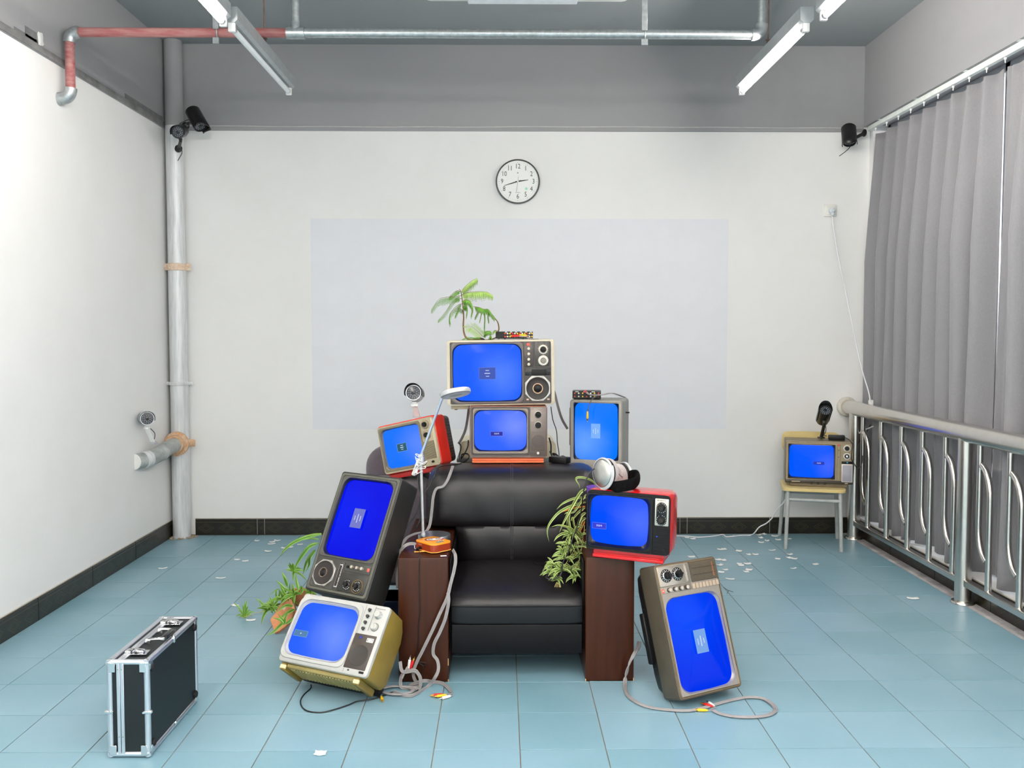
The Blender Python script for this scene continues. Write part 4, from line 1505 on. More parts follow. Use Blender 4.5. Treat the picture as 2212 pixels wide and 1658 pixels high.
caption(T9, s, -.0345, -.0152, .0332,   .0047, -.0042, (6, 46, 186), (30, 76, 220), (), txt='无信号', tsize=.009)
M().box((.114, -.0036, .005), (.0014, .002, .24)).build('front_seam', DARKP, T9, 0)
M().box((.134, -.0036, .005), (.0014, .002, .24)).build('front_seam', DARKP, T9, 0)
plate(T9, 'power_mark', .117, .115, .129, .127, -.0045, -.002, RED_MARK, .001, .002)
for z in (.086, .040):
    M().box((.1235, -.0042, z), (.009, .002, .003)).build('slider', DARKP, T9, 0)
for z in (.0992, .0468):
    knob(T9, .175, z, .0145, .014, BLACKP, -.003, mat('pale_dial', (206, 200, 188), .35), .0235, 'tuning_dial')
M().lathe((.175, -.017, .0468), (0, -1, 0), [(.0085, 0), (.0085, .004), (.006, .005)], 16).build('knob_cap', CHROME, T9)
plate(T9, 'lamp_bay', .142, -.004, .214, .013, -.0042, -.001, BLACKP, .001, .002)
M().bbox((.178, -.0052, .0055), (.010, .002, .007), .001, 1).build('indicator_lamp', emit('cyan_lamp', (90, 170, 220), .7), T9)
plate(T9, 'speaker_frame', .144, -.126, .2115, -.007, -.005, -.001, mat('white_trim', (222, 220, 214), .35), .001, .002)
plate(T9, 'speaker_grille', .148, -.122, .2075, -.011, -.0062, -.003, grille_mat('pale_cloth', (176, 176, 184), (136, 134, 146), 420, 420), .001, .001)
plate(T9, 'badge', -.1735, -.135, -.119, -.130, -.0052, -.003, mat('pale_badge', (198, 184, 156), .4), .0006, .001)
plate(T9, 'badge', .164, -.137, .184, -.132, -.0052, -.003, mat('pale_badge', (198, 184, 156), .4), .0006, .001)
for x in (-.045, -.003, .04):
    knob(T9, x, -.1385, .009, .006, DARKP, -.001, name='thumb_wheel')
m = M(); m.bbox((0, .10, -.1545), (.37, .17, .025), .003, 1)
m.build('base', mat('bronze_base', (122, 108, 84), .4, .2), T9)
rear(T9, .38, .25, .20, .225, .245, .8, .6, DARKP)
# ================================================================== sofa
LEATHER = mat('black_leather', (20, 17, 20), .38, noise=.12, scale=7, bump=.25, bscale=420, spec=.5)
LEATHER2 = mat('black_leather_front', (11, 11, 14), .5, noise=.08, scale=9, bump=.15, bscale=420, spec=.2)
VENEER = wood_mat('dark_red_brown_veneer', (50, 23, 11), (67, 33, 17), .36, .12)
sofa = thing('sofa', 'black leather armchair with dark wooden arms carrying the televisions', 'sofa', (.06, 4.05, 0))
O = Vector(sofa.location)
for x0, x1 in ((-.430, -.222), (.347, .550)):
    m = M(); m.bbox2(V(x0, 3.662, .001) - O, V(x1, 4.44, .524) - O, .007, 2)
    m.build('armrest', VENEER, sofa)
m = M()
m.bbox2(V(-.221, 3.70, .12) - O, V(-.212, 4.2, .50) - O, .004, 1)
m.build('side_pad', LEATHER2, sofa)
m = M()
m.bbox2(V(.337, 3.70, .12) - O, V(.346, 4.2, .50) - O, .004, 1)
m.build('side_pad', LEATHER2, sofa)
# seat cushion: crowned top with a stitched front band
nu, nv = 28, 26
xa, xb = -.211, .336
rows = []
rnd = random.Random(4)
for i in range(nu + 1):
    u = i / nu
    x = xa + (xb - xa) * u
    eu = min(1, min(u, 1 - u) * 9)
    row = []
    prof = [(3.684, .238), (3.676, .250), (3.676, .300), (3.674, .314), (3.678, .330), (3.70, .352)]
    for (y, z) in prof:
        inset = (1 - eu ** .5) * .012
        row.append(V(x, y + inset, z - (.012 * (1 - eu) if z > .31 else 0)))
    for j in range(1, nv):
        t = j / nv
        y = 3.70 + t * .50
        crown = .352 + .042 * (1 - math.exp(-t * 5.5)) - .006 * t
        side = (1 - (2 * u - 1) ** 6)
        wr = .0016 * math.sin(26 * (u - .5) * (1 + .6 * t) + 7 * t) * math.exp(-((t - .28) / .2) ** 2) + .0008 * math.sin(40 * u + 20 * t)
        row.append(V(x, y, .350 + (crown - .350) * (.45 + .55 * side) + wr * side))
    rows.append(row)
m = M()
m.grid([[p - O for p in r] for r in rows])
seat = m.build('seat_cushion', LEATHER, sofa, 50)
m = M()
m.tube([V(xa + (xb - xa) * k / 30, 3.672 + .012 * (1 - min(1, min(k / 30, 1 - k / 30) * 9) ** .5), .314) - O for k in range(31)], .0026, 6)
m.build('piping', LEATHER2, seat)
THREAD = mat('grey_thread', (74, 70, 70), .7)
m = M()
for k in range(74):
    x = xa + .012 + (xb - xa - .024) * k / 73
    m.box(V(x, 3.6735, .3225) - O, (.0045, .001, .0012))
tag(m.build('stitching', THREAD, seat, 0), kind='stuff')
m = M(); m.bbox2(V(xa, 3.682, .112) - O, V(xb, 3.72, .236) - O, .006, 2)
m.build('front_panel', LEATHER2, sofa)
m = M(); m.bbox2(V(xa, 3.72, .118) - O, V(xb, 4.42, .235) - O, .004, 1)
m.build('seat_base', LEATHER2, sofa)


def back_cushion(name, x0, x1, prof, round_top, seam_x, bulge):
    """prof: (y, z) from the bottom front over the top to the back"""
    nu = 40
    n = len(prof)
    rows = []
    for i in range(nu + 1):
        u = i / nu
        x = x0 + (x1 - x0) * u
        e = min(u, 1 - u) * (x1 - x0)
        row = []
        R = .085
        q = 1.0
        if e < R:
            q = math.sqrt(max(0.0, 1 - ((R - e) / R) ** 2))
        for j, (y, z) in enumerate(prof):
            t = j / (n - 1)
            yy = y + (1 - q) * (.10 if y < 4.33 else -.05)
            zz = z
            if round_top and z > .70:
                zz = z - (1 - q) * .085 * ((z - .70) / .12)
            # swell of each panel either side of the seam
            d = abs(x - seam_x)
            yy -= bulge * math.sin(PI * min(1, t / .62)) * min(1, d / .05) ** .5 * q if y < 4.3 else 0
            yy += .0022 * math.sin(37 * x + 21 * z) * q
            row.append(V(x, yy, zz) - O)
        rows.append(row)
    m = M()
    m.grid(rows)
    m.f.append(tuple(range(len(prof))))
    m.mi.append(0)
    o_ = (nu) * n
    m.f.append(tuple(range(o_, o_ + n)))
    m.mi.append(0)
    return m.build(name, LEATHER, sofa, 60)


pu = [(4.156, .546), (4.147, .556), (4.142, .58), (4.139, .615), (4.139, .66), (4.142, .705), (4.150, .745), (4.164, .775), (4.190, .796), (4.24, .806), (4.34, .810), (4.41, .807), (4.455, .79), (4.475, .75), (4.48, .60), (4.48, .40)]
ub = back_cushion('upper_back', -.362, .468, pu, True, .047, .007)
plw = [(4.19, .34), (4.165, .37), (4.153, .41), (4.148, .45), (4.147, .49), (4.149, .525), (4.155, .545), (4.20, .552), (4.30, .55), (4.42, .545), (4.45, .50), (4.45, .34)]
lb = back_cushion('lower_back', -.234, .352, plw, False, .047, .005)
for par, pr_, sx in ((ub, pu[:12], (.0425, .0515)), (lb, plw[:8], (.0425, .0515))):
    for x in sx:
        m = M(); m.tube([V(x, y - .001, z + .0005) - O for y, z in spline([(y, z, 0) for y, z in pr_], 3) for _ in (0,)] if False else [V(x, p.x - .0012, p.y) - O for p in spline([(y, z, 0) for y, z in pr_], 3)], .0022, 6)
        m.build('seam', mat('leather_seam', (52, 48, 50), .4), par)
m = M(); m.bbox2(V(-.20, 4.30, .02) - O, V(.33, 4.40, .5) - O, .01, 1)
m.build('back_frame', LEATHER2, sofa)
for x in (-.19, .31):
    m = M(); m.cyl(V(x, 4.30, .001) - O, V(x, 4.30, .125) - O, .018, n=12)
    m.build('leg', BLACKP, sofa)
# hanging thread of torn lining under the front panel
m = M()
for k in range(26):
    x = rnd.uniform(xa, xb)
    m.cyl(V(x, 3.695, .113) - O, V(x + rnd.uniform(-.004, .004), 3.695, .113 - rnd.uniform(.003, .010)) - O, .0005, n=4)
tag(m.build('lining_fringe', BLACKP, sofa, 0), kind='stuff')
# rubbed corners of the left arm front
m = M()
m.bbox(V(-.2235, 3.6625, .085) - O, (.003, .003, .03), .001, 1)
m.bbox(V(-.2235, 3.6625, .006) - O, (.004, .003, .012), .001, 1)
m.bbox(V(.3485, 3.6625, .006) - O, (.004, .003, .012), .001, 1)
m.bbox(V(.5485, 3.6625, .008) - O, (.004, .003, .014), .001, 1)
m.build('chipped_edge', mat('bare_wood', (206, 170, 120), .8), sofa, 0)

# ================================================================== what stands behind the sofa
PLUM = mat('plum_grey_cloth', (84, 76, 84), .8, noise=.08, scale=60, bump=.2, bscale=700, sheen=.3)
tub = thing('upholstered_chair', 'plum-grey upholstered chair behind the left end of the sofa', 'chair', (-.55, 4.66, 0), (0, 0, 0))
m = M()
m.loft([yz(rr(.0, .44, .34, .48, .06), -.20), yz(rr(.0, .44, .37, .51, .08), -.17), yz(rr(.0, .44, .37, .51, .08), .06), yz(rr(.0, .44, .34, .48, .06), .09)])
m.build('backrest', PLUM, tub, 60)
m = M()
m.loft([yz(rr(-.012, .60, .28, .42, .10, 8), .10), yz(rr(-.012, .60, .335, .48, .115, 8), .13), yz(rr(-.012, .60, .345, .49, .12, 8), .165), yz(rr(-.012, .60, .335, .48, .115, 8), .195), yz(rr(-.012, .60, .28, .42, .10, 8), .225)])
m.build('head_cushion', PLUM, tub, 60)
m = M(); m.bbox((0, .03, .19), (.36, .36, .06), .02, 3)
m.build('seat', PLUM, tub)
for x in (-.14, .14):
    for y in (-.10, .17):
        m = M(); m.cyl((x, y, .001), (x, y, .17), .014, .018, n=12)
        m.build('leg', BLACKP, tub)

CRM = mat('cream_plastic', (218, 211, 182), .45, noise=.04)
bx = thing('storage_box', 'cream plastic box with grey band behind the brown television', 'box', (.032, 4.90, 0))
m = M()
m.loft([[V(x * .255 * s_, y * .15 * s_, z) for x, y in ((-1, -1), (1, -1), (1, 1), (-1, 1))] for z, s_ in ((.001, .92), (.76, 1.0))])
m.build('body', CRM, bx, 20)
m = M(); m.bbox((0, 0, .772), (.545, .33, .022), .004, 1)
m.build('grey_band', mat('grey_band', (128, 134, 134), .5), bx)
m = M()
m.loft([yz(rr(0, .828, .515, .090, .03), -.14), yz(rr(0, .828, .515, .090, .03), .14)])
m.build('lid', CRM, bx)

st = thing('stool', 'low wooden stool hidden behind the right end of the sofa', 'stool', (.50, 4.755, 0))
m = M(); m.bbox((0, 0, .6585), (.19, .26, .028), .005, 2)
m.build('seat', wood_mat('pale_wood', (176, 140, 96), (200, 166, 120), .5, .1, 0), st)
for x in (-.075, .075):
    for y in (-.11, .11):
        m = M(); m.cyl((x, y, .001), (x, y, .646), .014, n=10)
        m.build('leg', GALV, st)

cr8 = thing('plastic_crate', 'dark blue plastic crate in the shade between charcoal television and sofa arm', 'crate', (-.525, 4.16, 0))
NAVY = mat('navy_plastic', (18, 34, 66), .45, noise=.06)
m = M(); m.loft([yz(rr(0, .11, .17, .218, .012), -.09), yz(rr(0, .11, .17, .218, .012), .09)])
m.build('body', NAVY, cr8)
m = M(); m.bbox((0, 0, .212), (.185, .195, .014), .004, 1)
m.build('rim', NAVY, cr8)
m = M(); m.bbox((.077, -.094, .19), (.012, .014, .065), .004, 2)
m.build('clip', mat('yellow_clip', (240, 196, 20), .4), cr8)

# ================================================================== school chair under the corner television
ch = thing('school_chair', 'school chair with pale yellow seat and grey tube legs in the back corner', 'chair', (2.115, 6.04, 0), (0, 0, math.radians(-14.4)))
PLY = wood_mat('pale_yellow_ply', (212, 190, 128), (226, 206, 146), .45, .15, 0)
GPAINT = mat('grey_tube_paint', (166, 170, 168), .4, noise=.08, scale=20)
m = M()
o1 = rr(0, 0, .405, .37, .045, 6, 3)
m.loft([[V(x, y, z) for x, y in o1] for z in (.394, .396)] + [[V(x, y, .412) for x, y in o1], [V(x * .985, y * .985, .4145) for x, y in o1]])
m.build('seat', PLY, ch)
m = M()
ob = rr(0, .688, .385, .135, .035, 6, 3)
m.loft([[V(x, .197 + .05 * (x / .19) ** 2 * -1 + d, z) for x, z in ob] for d in (0, .013)])
m.build('backrest', PLY, ch)
for x in (-.165, .165):
    s_ = 1 if x > 0 else -1
    m = M(); m.tube([V(x + s_ * .012, -.168, .001), V(x, -.160, .36), V(x, -.150, .388)], .0125, 12)
    m.build('leg', GPAINT, ch)
    m = M(); m.tube(spline([V(x + s_ * .03, .235, .001), V(x + s_ * .012, .185, .30), V(x + s_ * .002, .170, .40), V(x, .200, .55), V(x, .214, .72)], 6), .0125, 12)
    m.build('leg', GPAINT, ch)
    m = M(); m.cyl((x, -.15, .382), (x + s_ * .002, .17, .382), .011, n=10)
    m.build('side_tube', GPAINT, ch)
m = M(); m.cyl((-.166, -.161, .335), (.166, -.161, .335), .0115, n=10)
m.build('crossbar', GPAINT, ch)
m = M(); m.cyl((-.17, .176, .33), (.17, .176, .33), .0115, n=10)
m.build('crossbar', GPAINT, ch)

# ================================================================== aluminium case
cs = thing('flight_case', 'black briefcase with aluminium edges standing on the tiles at left', 'case', (-1.272, 3.245, 0), (0, 0, math.radians(-.6)))
BODY = mat('black_case_panel', (18, 25, 28), .5, noise=.08, bump=.12, bscale=800, spec=.4)
CW, CL, CH = .143, .475, .334
hx, hy = CW / 2, CL / 2
zb = .006
m = M(); m.bbox2((-hx + .004, -hy + .004, zb + .004), (hx - .004, hy - .004, zb + CH - .004), .008, 1)
m.build('panel', BODY, cs)
EDGE = mat('case_aluminium', (216, 220, 226), .3, .9, noise=.02)
rE = .0105
for x in (-hx, hx):
    for (a, b) in (((x, -hy, zb), (x, -hy, zb + CH)), ((x, hy, zb), (x, hy, zb + CH)), ((x, -hy, zb), (x, hy, zb)), ((x, -hy, zb + CH), (x, hy, zb + CH))):
        s_ = 1 if x > 0 else -1
        A, B = V(*a), V(*b)
        off = V(-s_ * .0085, (.0085 if A.y < 0 and B.y < 0 else (-.0085 if A.y > 0 and B.y > 0 else 0)), (.0085 if A.z < .1 and B.z < .1 else (-.0085 if A.z > .1 and B.z > .1 else 0)))
        m = M(); m.cyl(A + off, B + off, rE, n=14)
        m.build('edge_profile', EDGE, cs)
for z in (zb + .0075, zb + CH - .0075):
    for y in (-hy + .0075, hy - .0075):
        m = M(); m.cyl((-hx + .01, y, z), (hx - .01, y, z), .0095, n=12)
        m.build('edge_profile', EDGE, cs)
# twin strips of the lid joint
for x in (-.0315, -.0185):
    m = M()
    m.bbox((x, -hy + .001, zb + CH / 2), (.0115, .006, CH - .02), .001, 1)
    m.bbox((x, 0, zb + CH - .001), (.0115, CL - .02, .006), .001, 1)
    m.build('joint_strip', EDGE, cs)
for x in (-hx + .010, hx - .010):
    for y in (-hy + .010, hy - .010):
        for z in (zb + .010, zb + CH - .010):
            m = M(); m.ball((x, y, z), (.0135, .0135, .0135), 14, 10)
            sx = 1 if x > 0 else -1
            sy = 1 if y > 0 else -1
            sz = 1 if z > .1 else -1
            m.bbox((x - sx * .009, y + sy * .0115, z - sz * .014), (.022, .003, .032), .001, 1)
            m.bbox((x + sx * .0112, y - sy * .012, z - sz * .012), (.003, .026, .026), .001, 1)
            m.build('corner_cap', CHROME, cs)
for x in (-hx + .006, hx - .006):
    m = M(); m.bbox((x, -hy + .003, zb + .155), (.030, .016, .012), .003, 1)
    m.cyl((x - (.012 if x > 0 else -.012), -hy - .0055, zb + .155), (x - (.012 if x > 0 else -.012), -hy - .003, zb + .155), .004, n=10)
    m.build('edge_clip', CHROME, cs)
m = M(); m.bbox((hx - .002, -.005, zb + CH - .006), (.014, .012, .028), .003, 1); m.build('edge_clip', CHROME, cs)
m = M(); m.bbox((hx - .002, .0, zb + .010), (.010, .012, .022), .003, 1); m.build('edge_clip', CHROME, cs)
RUB = mat('rubber_foot', (14, 14, 15), .6)
for y in (-hy + .035, hy - .030):
    for z in (zb + .035, zb + CH - .035):
        m = M(); m.lathe((hx - .004, y, z), (1, 0, 0), [(.014, 0), (.014, .006), (.010, .010), (.004, .0105)], 16)
        m.build('rubber_foot', RUB, cs)
for y in (-hy + .04, hy - .04):
    m = M(); m.cyl((-.02, y, .0005), (-.02, y, zb + .004), .011, n=14)
    m.build('rubber_foot', RUB, cs)
ztop = zb + CH + .002
for y in (-.165, .150):
    m = M()
    m.bbox((.004, y, ztop), (.078, .044, .004), .001, 1)
    o = m.build('latch', CHROME, cs)
    m = M()
    m.bbox((-.022, y, ztop + .006), (.022, .034, .010), .003, 2)
    m.bbox((.016, y, ztop + .007), (.030, .022, .010), .004, 2, Matrix.Rotation(.15, 3, 'Y'))
    m.cyl((.0, y - .016, ztop + .008), (.0, y + .016, ztop + .008), .005, n=10)
    m.build('latch_lever', CHROME, o)
for y in (-.075, .040):
    m = M(); m.bbox((.006, y, ztop + .008), (.020, .014, .020), .005, 2)
    m.build('handle_bracket', CHROME, cs)
m = M()
pts = spline([V(.006, -.075, ztop + .013), V(.040, -.068, ztop + .014), V(.056, -.055, ztop + .012), V(.060, -.018, ztop + .012), V(.056, .020, ztop + .012), V(.040, .033, ztop + .014), V(.006, .040, ztop + .013)], 6)
m.tube(pts, .0062, 10)
hd = m.build('handle', CHROME, cs)
m = M(); m.bbox((.056, -.0175, ztop + .013), (.024, .085, .016), .006, 3); m.build('grip', BLACKG, hd)
m = M()
for dz in (-.003, .003):
    m.box((.0683, -.0175, ztop + .013 + dz), (.0012, .074, .0015))
m.build('grip_trim', CHROME, hd, 0)
m = M()
for x in (-.0315, -.0185):
    for z in (zb + .07, zb + CH - .03):
        m.cyl((x, -hy - .003, z), (x, -hy - .0022 - .0015, z), .0022, n=8)
m.build('rivet', GALV, cs, 0)
# ================================================================== plants
LEAFG = mat('spider_leaf_green', (74, 112, 34), .45, noise=.2, scale=30)
LEAFY = mat('spider_leaf_pale', (176, 192, 118), .45, noise=.1)
LEAFB = mat('fresh_green_blade', (70, 128, 38), .45, noise=.2, scale=30)
LEAFE = mat('fresh_green_edge', (140, 176, 76), .45, noise=.1)
DRY = mat('dried_leaf', (188, 132, 52), .6, noise=.2)
STEM = mat('pale_runner', (190, 176, 110), .5)


def blade(parent, path, width, mats, name='leaf', fold=.35, n=5, side=None):
    path = spline(path, n) if len(path) < 12 else path
    m = M()
    N = len(path)
    rows = []
    for i, p in enumerate(path):
        t = i / (N - 1)
        d = (path[min(i + 1, N - 1)] - path[max(i - 1, 0)]).normalized()
        s_ = (side if side is not None else V(.35, -.75, .5)).cross(d)
        if s_.length < 1e-4:
            s_ = d.orthogonal()
        s_.normalize()
        nn = d.cross(s_)
        wd = width * (min(1, t * 4 + .45)) * (1 - max(0, (t - .35) / .65) ** 1.6) + .0003
        rows.append([p - s_ * wd / 2 + nn * wd * fold * .5, p - s_ * wd * .2, p + s_ * wd * .2, p + s_ * wd / 2 + nn * wd * fold * .5])
    o = 0
    vs = [q for r in rows for q in r]
    fs, mi = [], []
    for i in range(N - 1):
        for k in range(3):
            m.add([], [])
            fs.append((i * 4 + k, i * 4 + k + 1, (i + 1) * 4 + k + 1, (i + 1) * 4 + k))
            mi.append(0 if k == 1 else 1)
    m.v = [tuple(q) for q in vs]
    m.f = fs
    m.mi = mi
    return m.build(name, mats, parent, 60, recalc=False)


def rosette(parent, c, n, L, mats, rnd, width=.008, droop=(.5, 1.1), elev=(.2, 1.2), az=(0, 2 * PI), floor_z=None):
    for k in range(n):
        a = az[0] + (az[1] - az[0]) * (k + rnd.uniform(-.3, .3)) / n
        e = rnd.uniform(*elev)
        l = L * rnd.uniform(.65, 1.2)
        h = V(math.cos(a), math.sin(a), 0)
        dr = rnd.uniform(*droop)
        pts = []
        for i in range(6):
            t = i / 5
            z = l * math.sin(e) * t - dr * l * t * t * .6
            pts.append(c + h * (l * math.cos(e) * t * (1 - .15 * t)) + V(0, 0, z))
        zmin = min(p.z for p in pts)
        if floor_z is not None and zmin < floor_z:
            for p in pts:
                p.z = max(p.z, floor_z + .002 * rnd.random())
        blade(parent, pts, width * rnd.uniform(.8, 1.2), mats, n=2)


rnd = random.Random(21)
sp1 = bpy.data.objects.new('spider_plant', None)
COL.objects.link(sp1)
sp1.location = (0, 0, 0)
POTC = V(.425, 3.985, .526)
sp1.location = POTC
tag(sp1, 'variegated spider plant spilling off the right sofa arm onto the seat', 'plant')


def Z8(x, y, Y):
    return at(1180 + x / 5.527, 980 + y / 5.527, Y) - POTC


m = M()
m.lathe((0, 0, 0), (0, 0, 1), [(.034, 0), (.043, .220), (.045, .236), (.041, .238), (.038, .220)], 28)
m.build('pot', mat('purple_pot', (112, 74, 176), .4, noise=.05), sp1)
m = M(); m.lathe((0, 0, .210), (0, 0, 1), [(.0385, 0), (.0385, .006), (.02, .012)], 20)
m.build('soil', mat('potting_soil', (52, 38, 28), .95, noise=.3), sp1)
VAR = [LEAFG, LEAFY]
ODR = [DRY, DRY]
longs = [
    ([(475, 415, 3.90), (400, 470, 3.86), (300, 640, 3.82), (200, 830, 3.80), (155, 940, 3.80)], .013, VAR),
    ([(475, 525, 3.90), (340, 530, 3.85), (200, 590, 3.82), (120, 665, 3.80)], .010, VAR),
    ([(470, 575, 3.90), (300, 620, 3.84), (150, 700, 3.8), (40, 830, 3.78), (10, 930, 3.78), (35, 1055, 3.78)], .011, VAR),
    ([(465, 625, 3.90), (300, 650, 3.84), (180, 690, 3.81), (105, 740, 3.8)], .010, ODR),
    ([(600, 385, 3.93), (540, 320, 3.9), (450, 285, 3.87), (370, 283, 3.86), (355, 315, 3.85), (392, 375, 3.85), (395, 415, 3.85)], .010, VAR),
    ([(400, 975, 3.86), (350, 930, 3.83), (270, 880, 3.8), (150, 850, 3.78), (60, 870, 3.77)], .011, VAR),
    ([(460, 640, 3.9), (380, 700, 3.86), (330, 760, 3.84), (300, 800, 3.83)], .010, VAR),
    ([(300, 940, 3.84), (200, 950, 3.81), (130, 990, 3.79), (90, 1045, 3.78)], .011, VAR),
    ([(470, 700, 3.88), (420, 740, 3.84), (380, 830, 3.82), (360, 870, 3.82)], .012, VAR),
    ([(470, 760, 3.88), (420, 800, 3.85), (395, 880, 3.83), (370, 930, 3.82)], .012, VAR),
    ([(460, 800, 3.88), (420, 880, 3.85), (390, 950, 3.83)], .009, ODR),
    ([(430, 960, 3.84), (340, 880, 3.82), (315, 760, 3.82), (290, 800, 3.81)], .010, VAR),
    ([(290, 930, 3.82), (265, 800, 3.82), (300, 650, 3.83), (440, 420, 3.86)], .010, VAR),
    ([(475, 480, 3.9), (420, 560, 3.86), (330, 690, 3.83), (250, 700, 3.81), (215, 720, 3.81)], .009, VAR),
    ([(290, 960, 3.82), (280, 850, 3.82), (255, 760, 3.82), (240, 850, 3.81)], .009, VAR),
    ([(440, 870, 3.84), (380, 860, 3.81), (330, 930, 3.79), (300, 1040, 3.79)], .010, VAR),
]
for pts, wd, mm in longs:
    blade(sp1, [Z8(*p) for p in pts], wd, mm)
m = M()
for pts in ([(475, 1100, 3.86), (380, 1180, 3.82), (270, 1290, 3.8)], [(470, 900, 3.88), (410, 1000, 3.83), (330, 1150, 3.81), (240, 1300, 3.8), (150, 1470, 3.79)], [(460, 850, 3.88), (430, 1050, 3.84), (400, 1250, 3.82), (330, 1400, 3.8)]):
    m.tube(spline([Z8(*p) for p in pts], 5), .0014, 5)
m.build('runner', STEM, sp1)
for x, y, Y, n, L in ((290, 970, 3.82, 9, .060), (400, 1010, 3.84, 9, .060), (310, 1130, 3.81, 10, .062), (380, 1230, 3.83, 9, .055), (230, 1250, 3.79, 11, .062), (180, 1390, 3.78, 11, .062), (300, 1390, 3.80, 9, .055), (120, 1500, 3.77, 9, .046), (90, 1330, 3.79, 8, .058), (380, 1380, 3.82, 6, .045), (250, 1090, 3.80, 8, .05), (430, 1200, 3.85, 6, .05), (420, 1330, 3.83, 6, .05), (340, 1470, 3.80, 6, .045), (200, 1180, 3.79, 7, .055), (440, 1080, 3.86, 6, .05), (60, 1420, 3.775, 6, .05)):
    c = Z8(x, y, Y)
    rosette(sp1, c, n + 4, L * 1.25, VAR, rnd, .0105, (.5, 1.3), (.1, 1.3), (PI * .55, PI * 1.95))
m = M()
m.tube(spline([Z8(140, 1490, 3.77), Z8(150, 1540, 3.76), Z8(165, 1590, 3.76)], 4), .0016, 5)
for k in range(5):
    m.tube(spline([Z8(125, 1530, 3.77), Z8(110 + k * 14, 1560, 3.765), Z8(100 + k * 18, 1590, 3.76)], 3), .0011, 5)
m.build('aerial_root', STEM, sp1)

# --- the fallen plant on the floor at left
P2 = atz(640, 1335, 0)
sp2 = bpy.data.objects.new('spider_plant', None)
COL.objects.link(sp2)
sp2.location = P2
tag(sp2, 'spider plant lying with broken pot pieces on the floor at left', 'plant')


def Z6(x, y, Y):
    return at(500 + x / 6.632, 1130 + y / 6.632, Y) - P2


def Z6f(x, y, z=.004):
    return atz(500 + x / 6.632, 1130 + y / 6.632, z) - P2


FR = [LEAFB, LEAFE]
m = M()
m.ball(Z6(830, 1235, 4.36), (.035, .035, .04), 14, 10)
m.build('root_ball', mat('pale_root_ball', (196, 188, 172), .9, noise=.2, scale=60), sp2)
l2 = [
    ([(1290, 150, 4.25), (1100, 190, 4.27), (900, 270, 4.3), (760, 380, 4.32), (700, 470, 4.33)], .017, FR),
    ([(1240, 285, 4.2), (1100, 350, 4.24), (960, 540, 4.28), (880, 700, 4.3)], .018, FR),
    ([(1200, 380, 4.2), (1080, 550, 4.24), (1020, 740, 4.28)], .016, FR),
    ([(1290, 155, 4.25), (1180, 180, 4.25), (1040, 245, 4.25)], .011, FR),
    ([(1250, 230, 4.22), (1160, 220, 4.25), (1090, 232, 4.27)], .009, FR),
    ([(1180, 420, 4.2), (1120, 500, 4.22), (1110, 600, 4.24), (1060, 700, 4.25)], .013, FR),
    ([(800, 900, 4.32), (760, 780, 4.32), (715, 690, 4.33)], .016, FR),
    ([(830, 960, 4.32), (760, 930, 4.32), (690, 860, 4.33), (640, 815, 4.34)], .014, FR),
    ([(880, 1150, 4.3), (760, 1010, 4.3), (690, 860, 4.3)], .018, FR),
    ([(860, 1130, 4.3), (840, 980, 4.3), (830, 850, 4.3)], .014, FR),
    ([(900, 1230, 4.24), (790, 1290, 4.2), (660, 1400, 4.18)], .016, FR),
    ([(890, 1190, 4.26), (770, 1180, 4.24), (645, 1275, 4.22)], .015, FR),
    ([(760, 1400, 4.16), (680, 1480, 4.12), (590, 1560, 4.1), (490, 1605, 4.1)], .014, FR),
    ([(770, 1430, 4.16), (730, 1370, 4.16), (660, 1290, 4.2)], .013, FR),
    ([(760, 1440, 4.14), (770, 1360, 4.14), (820, 1260, 4.16)], .012, FR),
    ([(780, 1440, 4.14), (860, 1380, 4.14), (930, 1330, 4.14)], .013, FR),
    ([(750, 1450, 4.14), (690, 1380, 4.15), (580, 1350, 4.16)], .012, FR),
    ([(960, 960, 4.24), (930, 830, 4.26), (925, 720, 4.28)], .014, FR),
    ([(1000, 1000, 4.22), (1010, 940, 4.22), (990, 880, 4.22)], .014, FR),
    ([(690, 940, 4.36), (630, 960, 4.36), (525, 1050, 4.36)], .006, FR),
    ([(660, 1120, 4.36), (640, 1020, 4.36), (645, 930, 4.36)], .012, FR),
    ([(670, 1110, 4.36), (690, 1000, 4.36), (680, 940, 4.36)], .010, FR),
]
for pts, wd, mm in l2:
    blade(sp2, [Z6(*p) for p in pts], wd, mm)
for x, y, Y, n, L in ((890, 690, 4.3, 9, .06), (520, 1240, 4.4, 9, .075), (740, 1090, 4.34, 12, .07), (1130, 985, 4.16, 10, .045), (900, 1020, 4.27, 8, .06), (590, 1200, 4.38, 7, .06)):
    rosette(sp2, Z6(x, y, Y), n + 5, L * 1.3, FR, rnd, .012, (.35, 1.0), (-.2, 1.35), floor_z=.004)
cc = Z6f(190, 1350)
for (tx, ty) in ((30, 1140), (225, 1080), (110, 1250), (155, 1160), (190, 1120), (245, 1180), (90, 1250), (340, 1270), (280, 1240), (60, 1355), (300, 1330), (110, 1355)):
    b = at(500 + tx / 6.632, 1130 + ty / 6.632, (cc + P2).y + rnd.uniform(-.03, .03)) - P2
    b.z = max(b.z, .004 - P2.z)
    mid = cc.lerp(b, .55) + V(0, 0, .012)
    blade(sp2, [cc, mid, b], .009, FR)
m = M()
m.tube(spline([cc + V(0, 0, .004), Z6(350, 1280, 4.45), Z6(440, 1262, 4.42), Z6(520, 1240, 4.4)], 5), .0013, 5)
m.tube(spline([Z6(520, 1240, 4.4), Z6(620, 1240, 4.38), Z6(740, 1180, 4.35), Z6(830, 1230, 4.33)], 5), .0013, 5)
m.build('runner', STEM, sp2)

TERRA = mat('terracotta', (206, 138, 96), .85, noise=.1, scale=22, bump=.2, bscale=120)


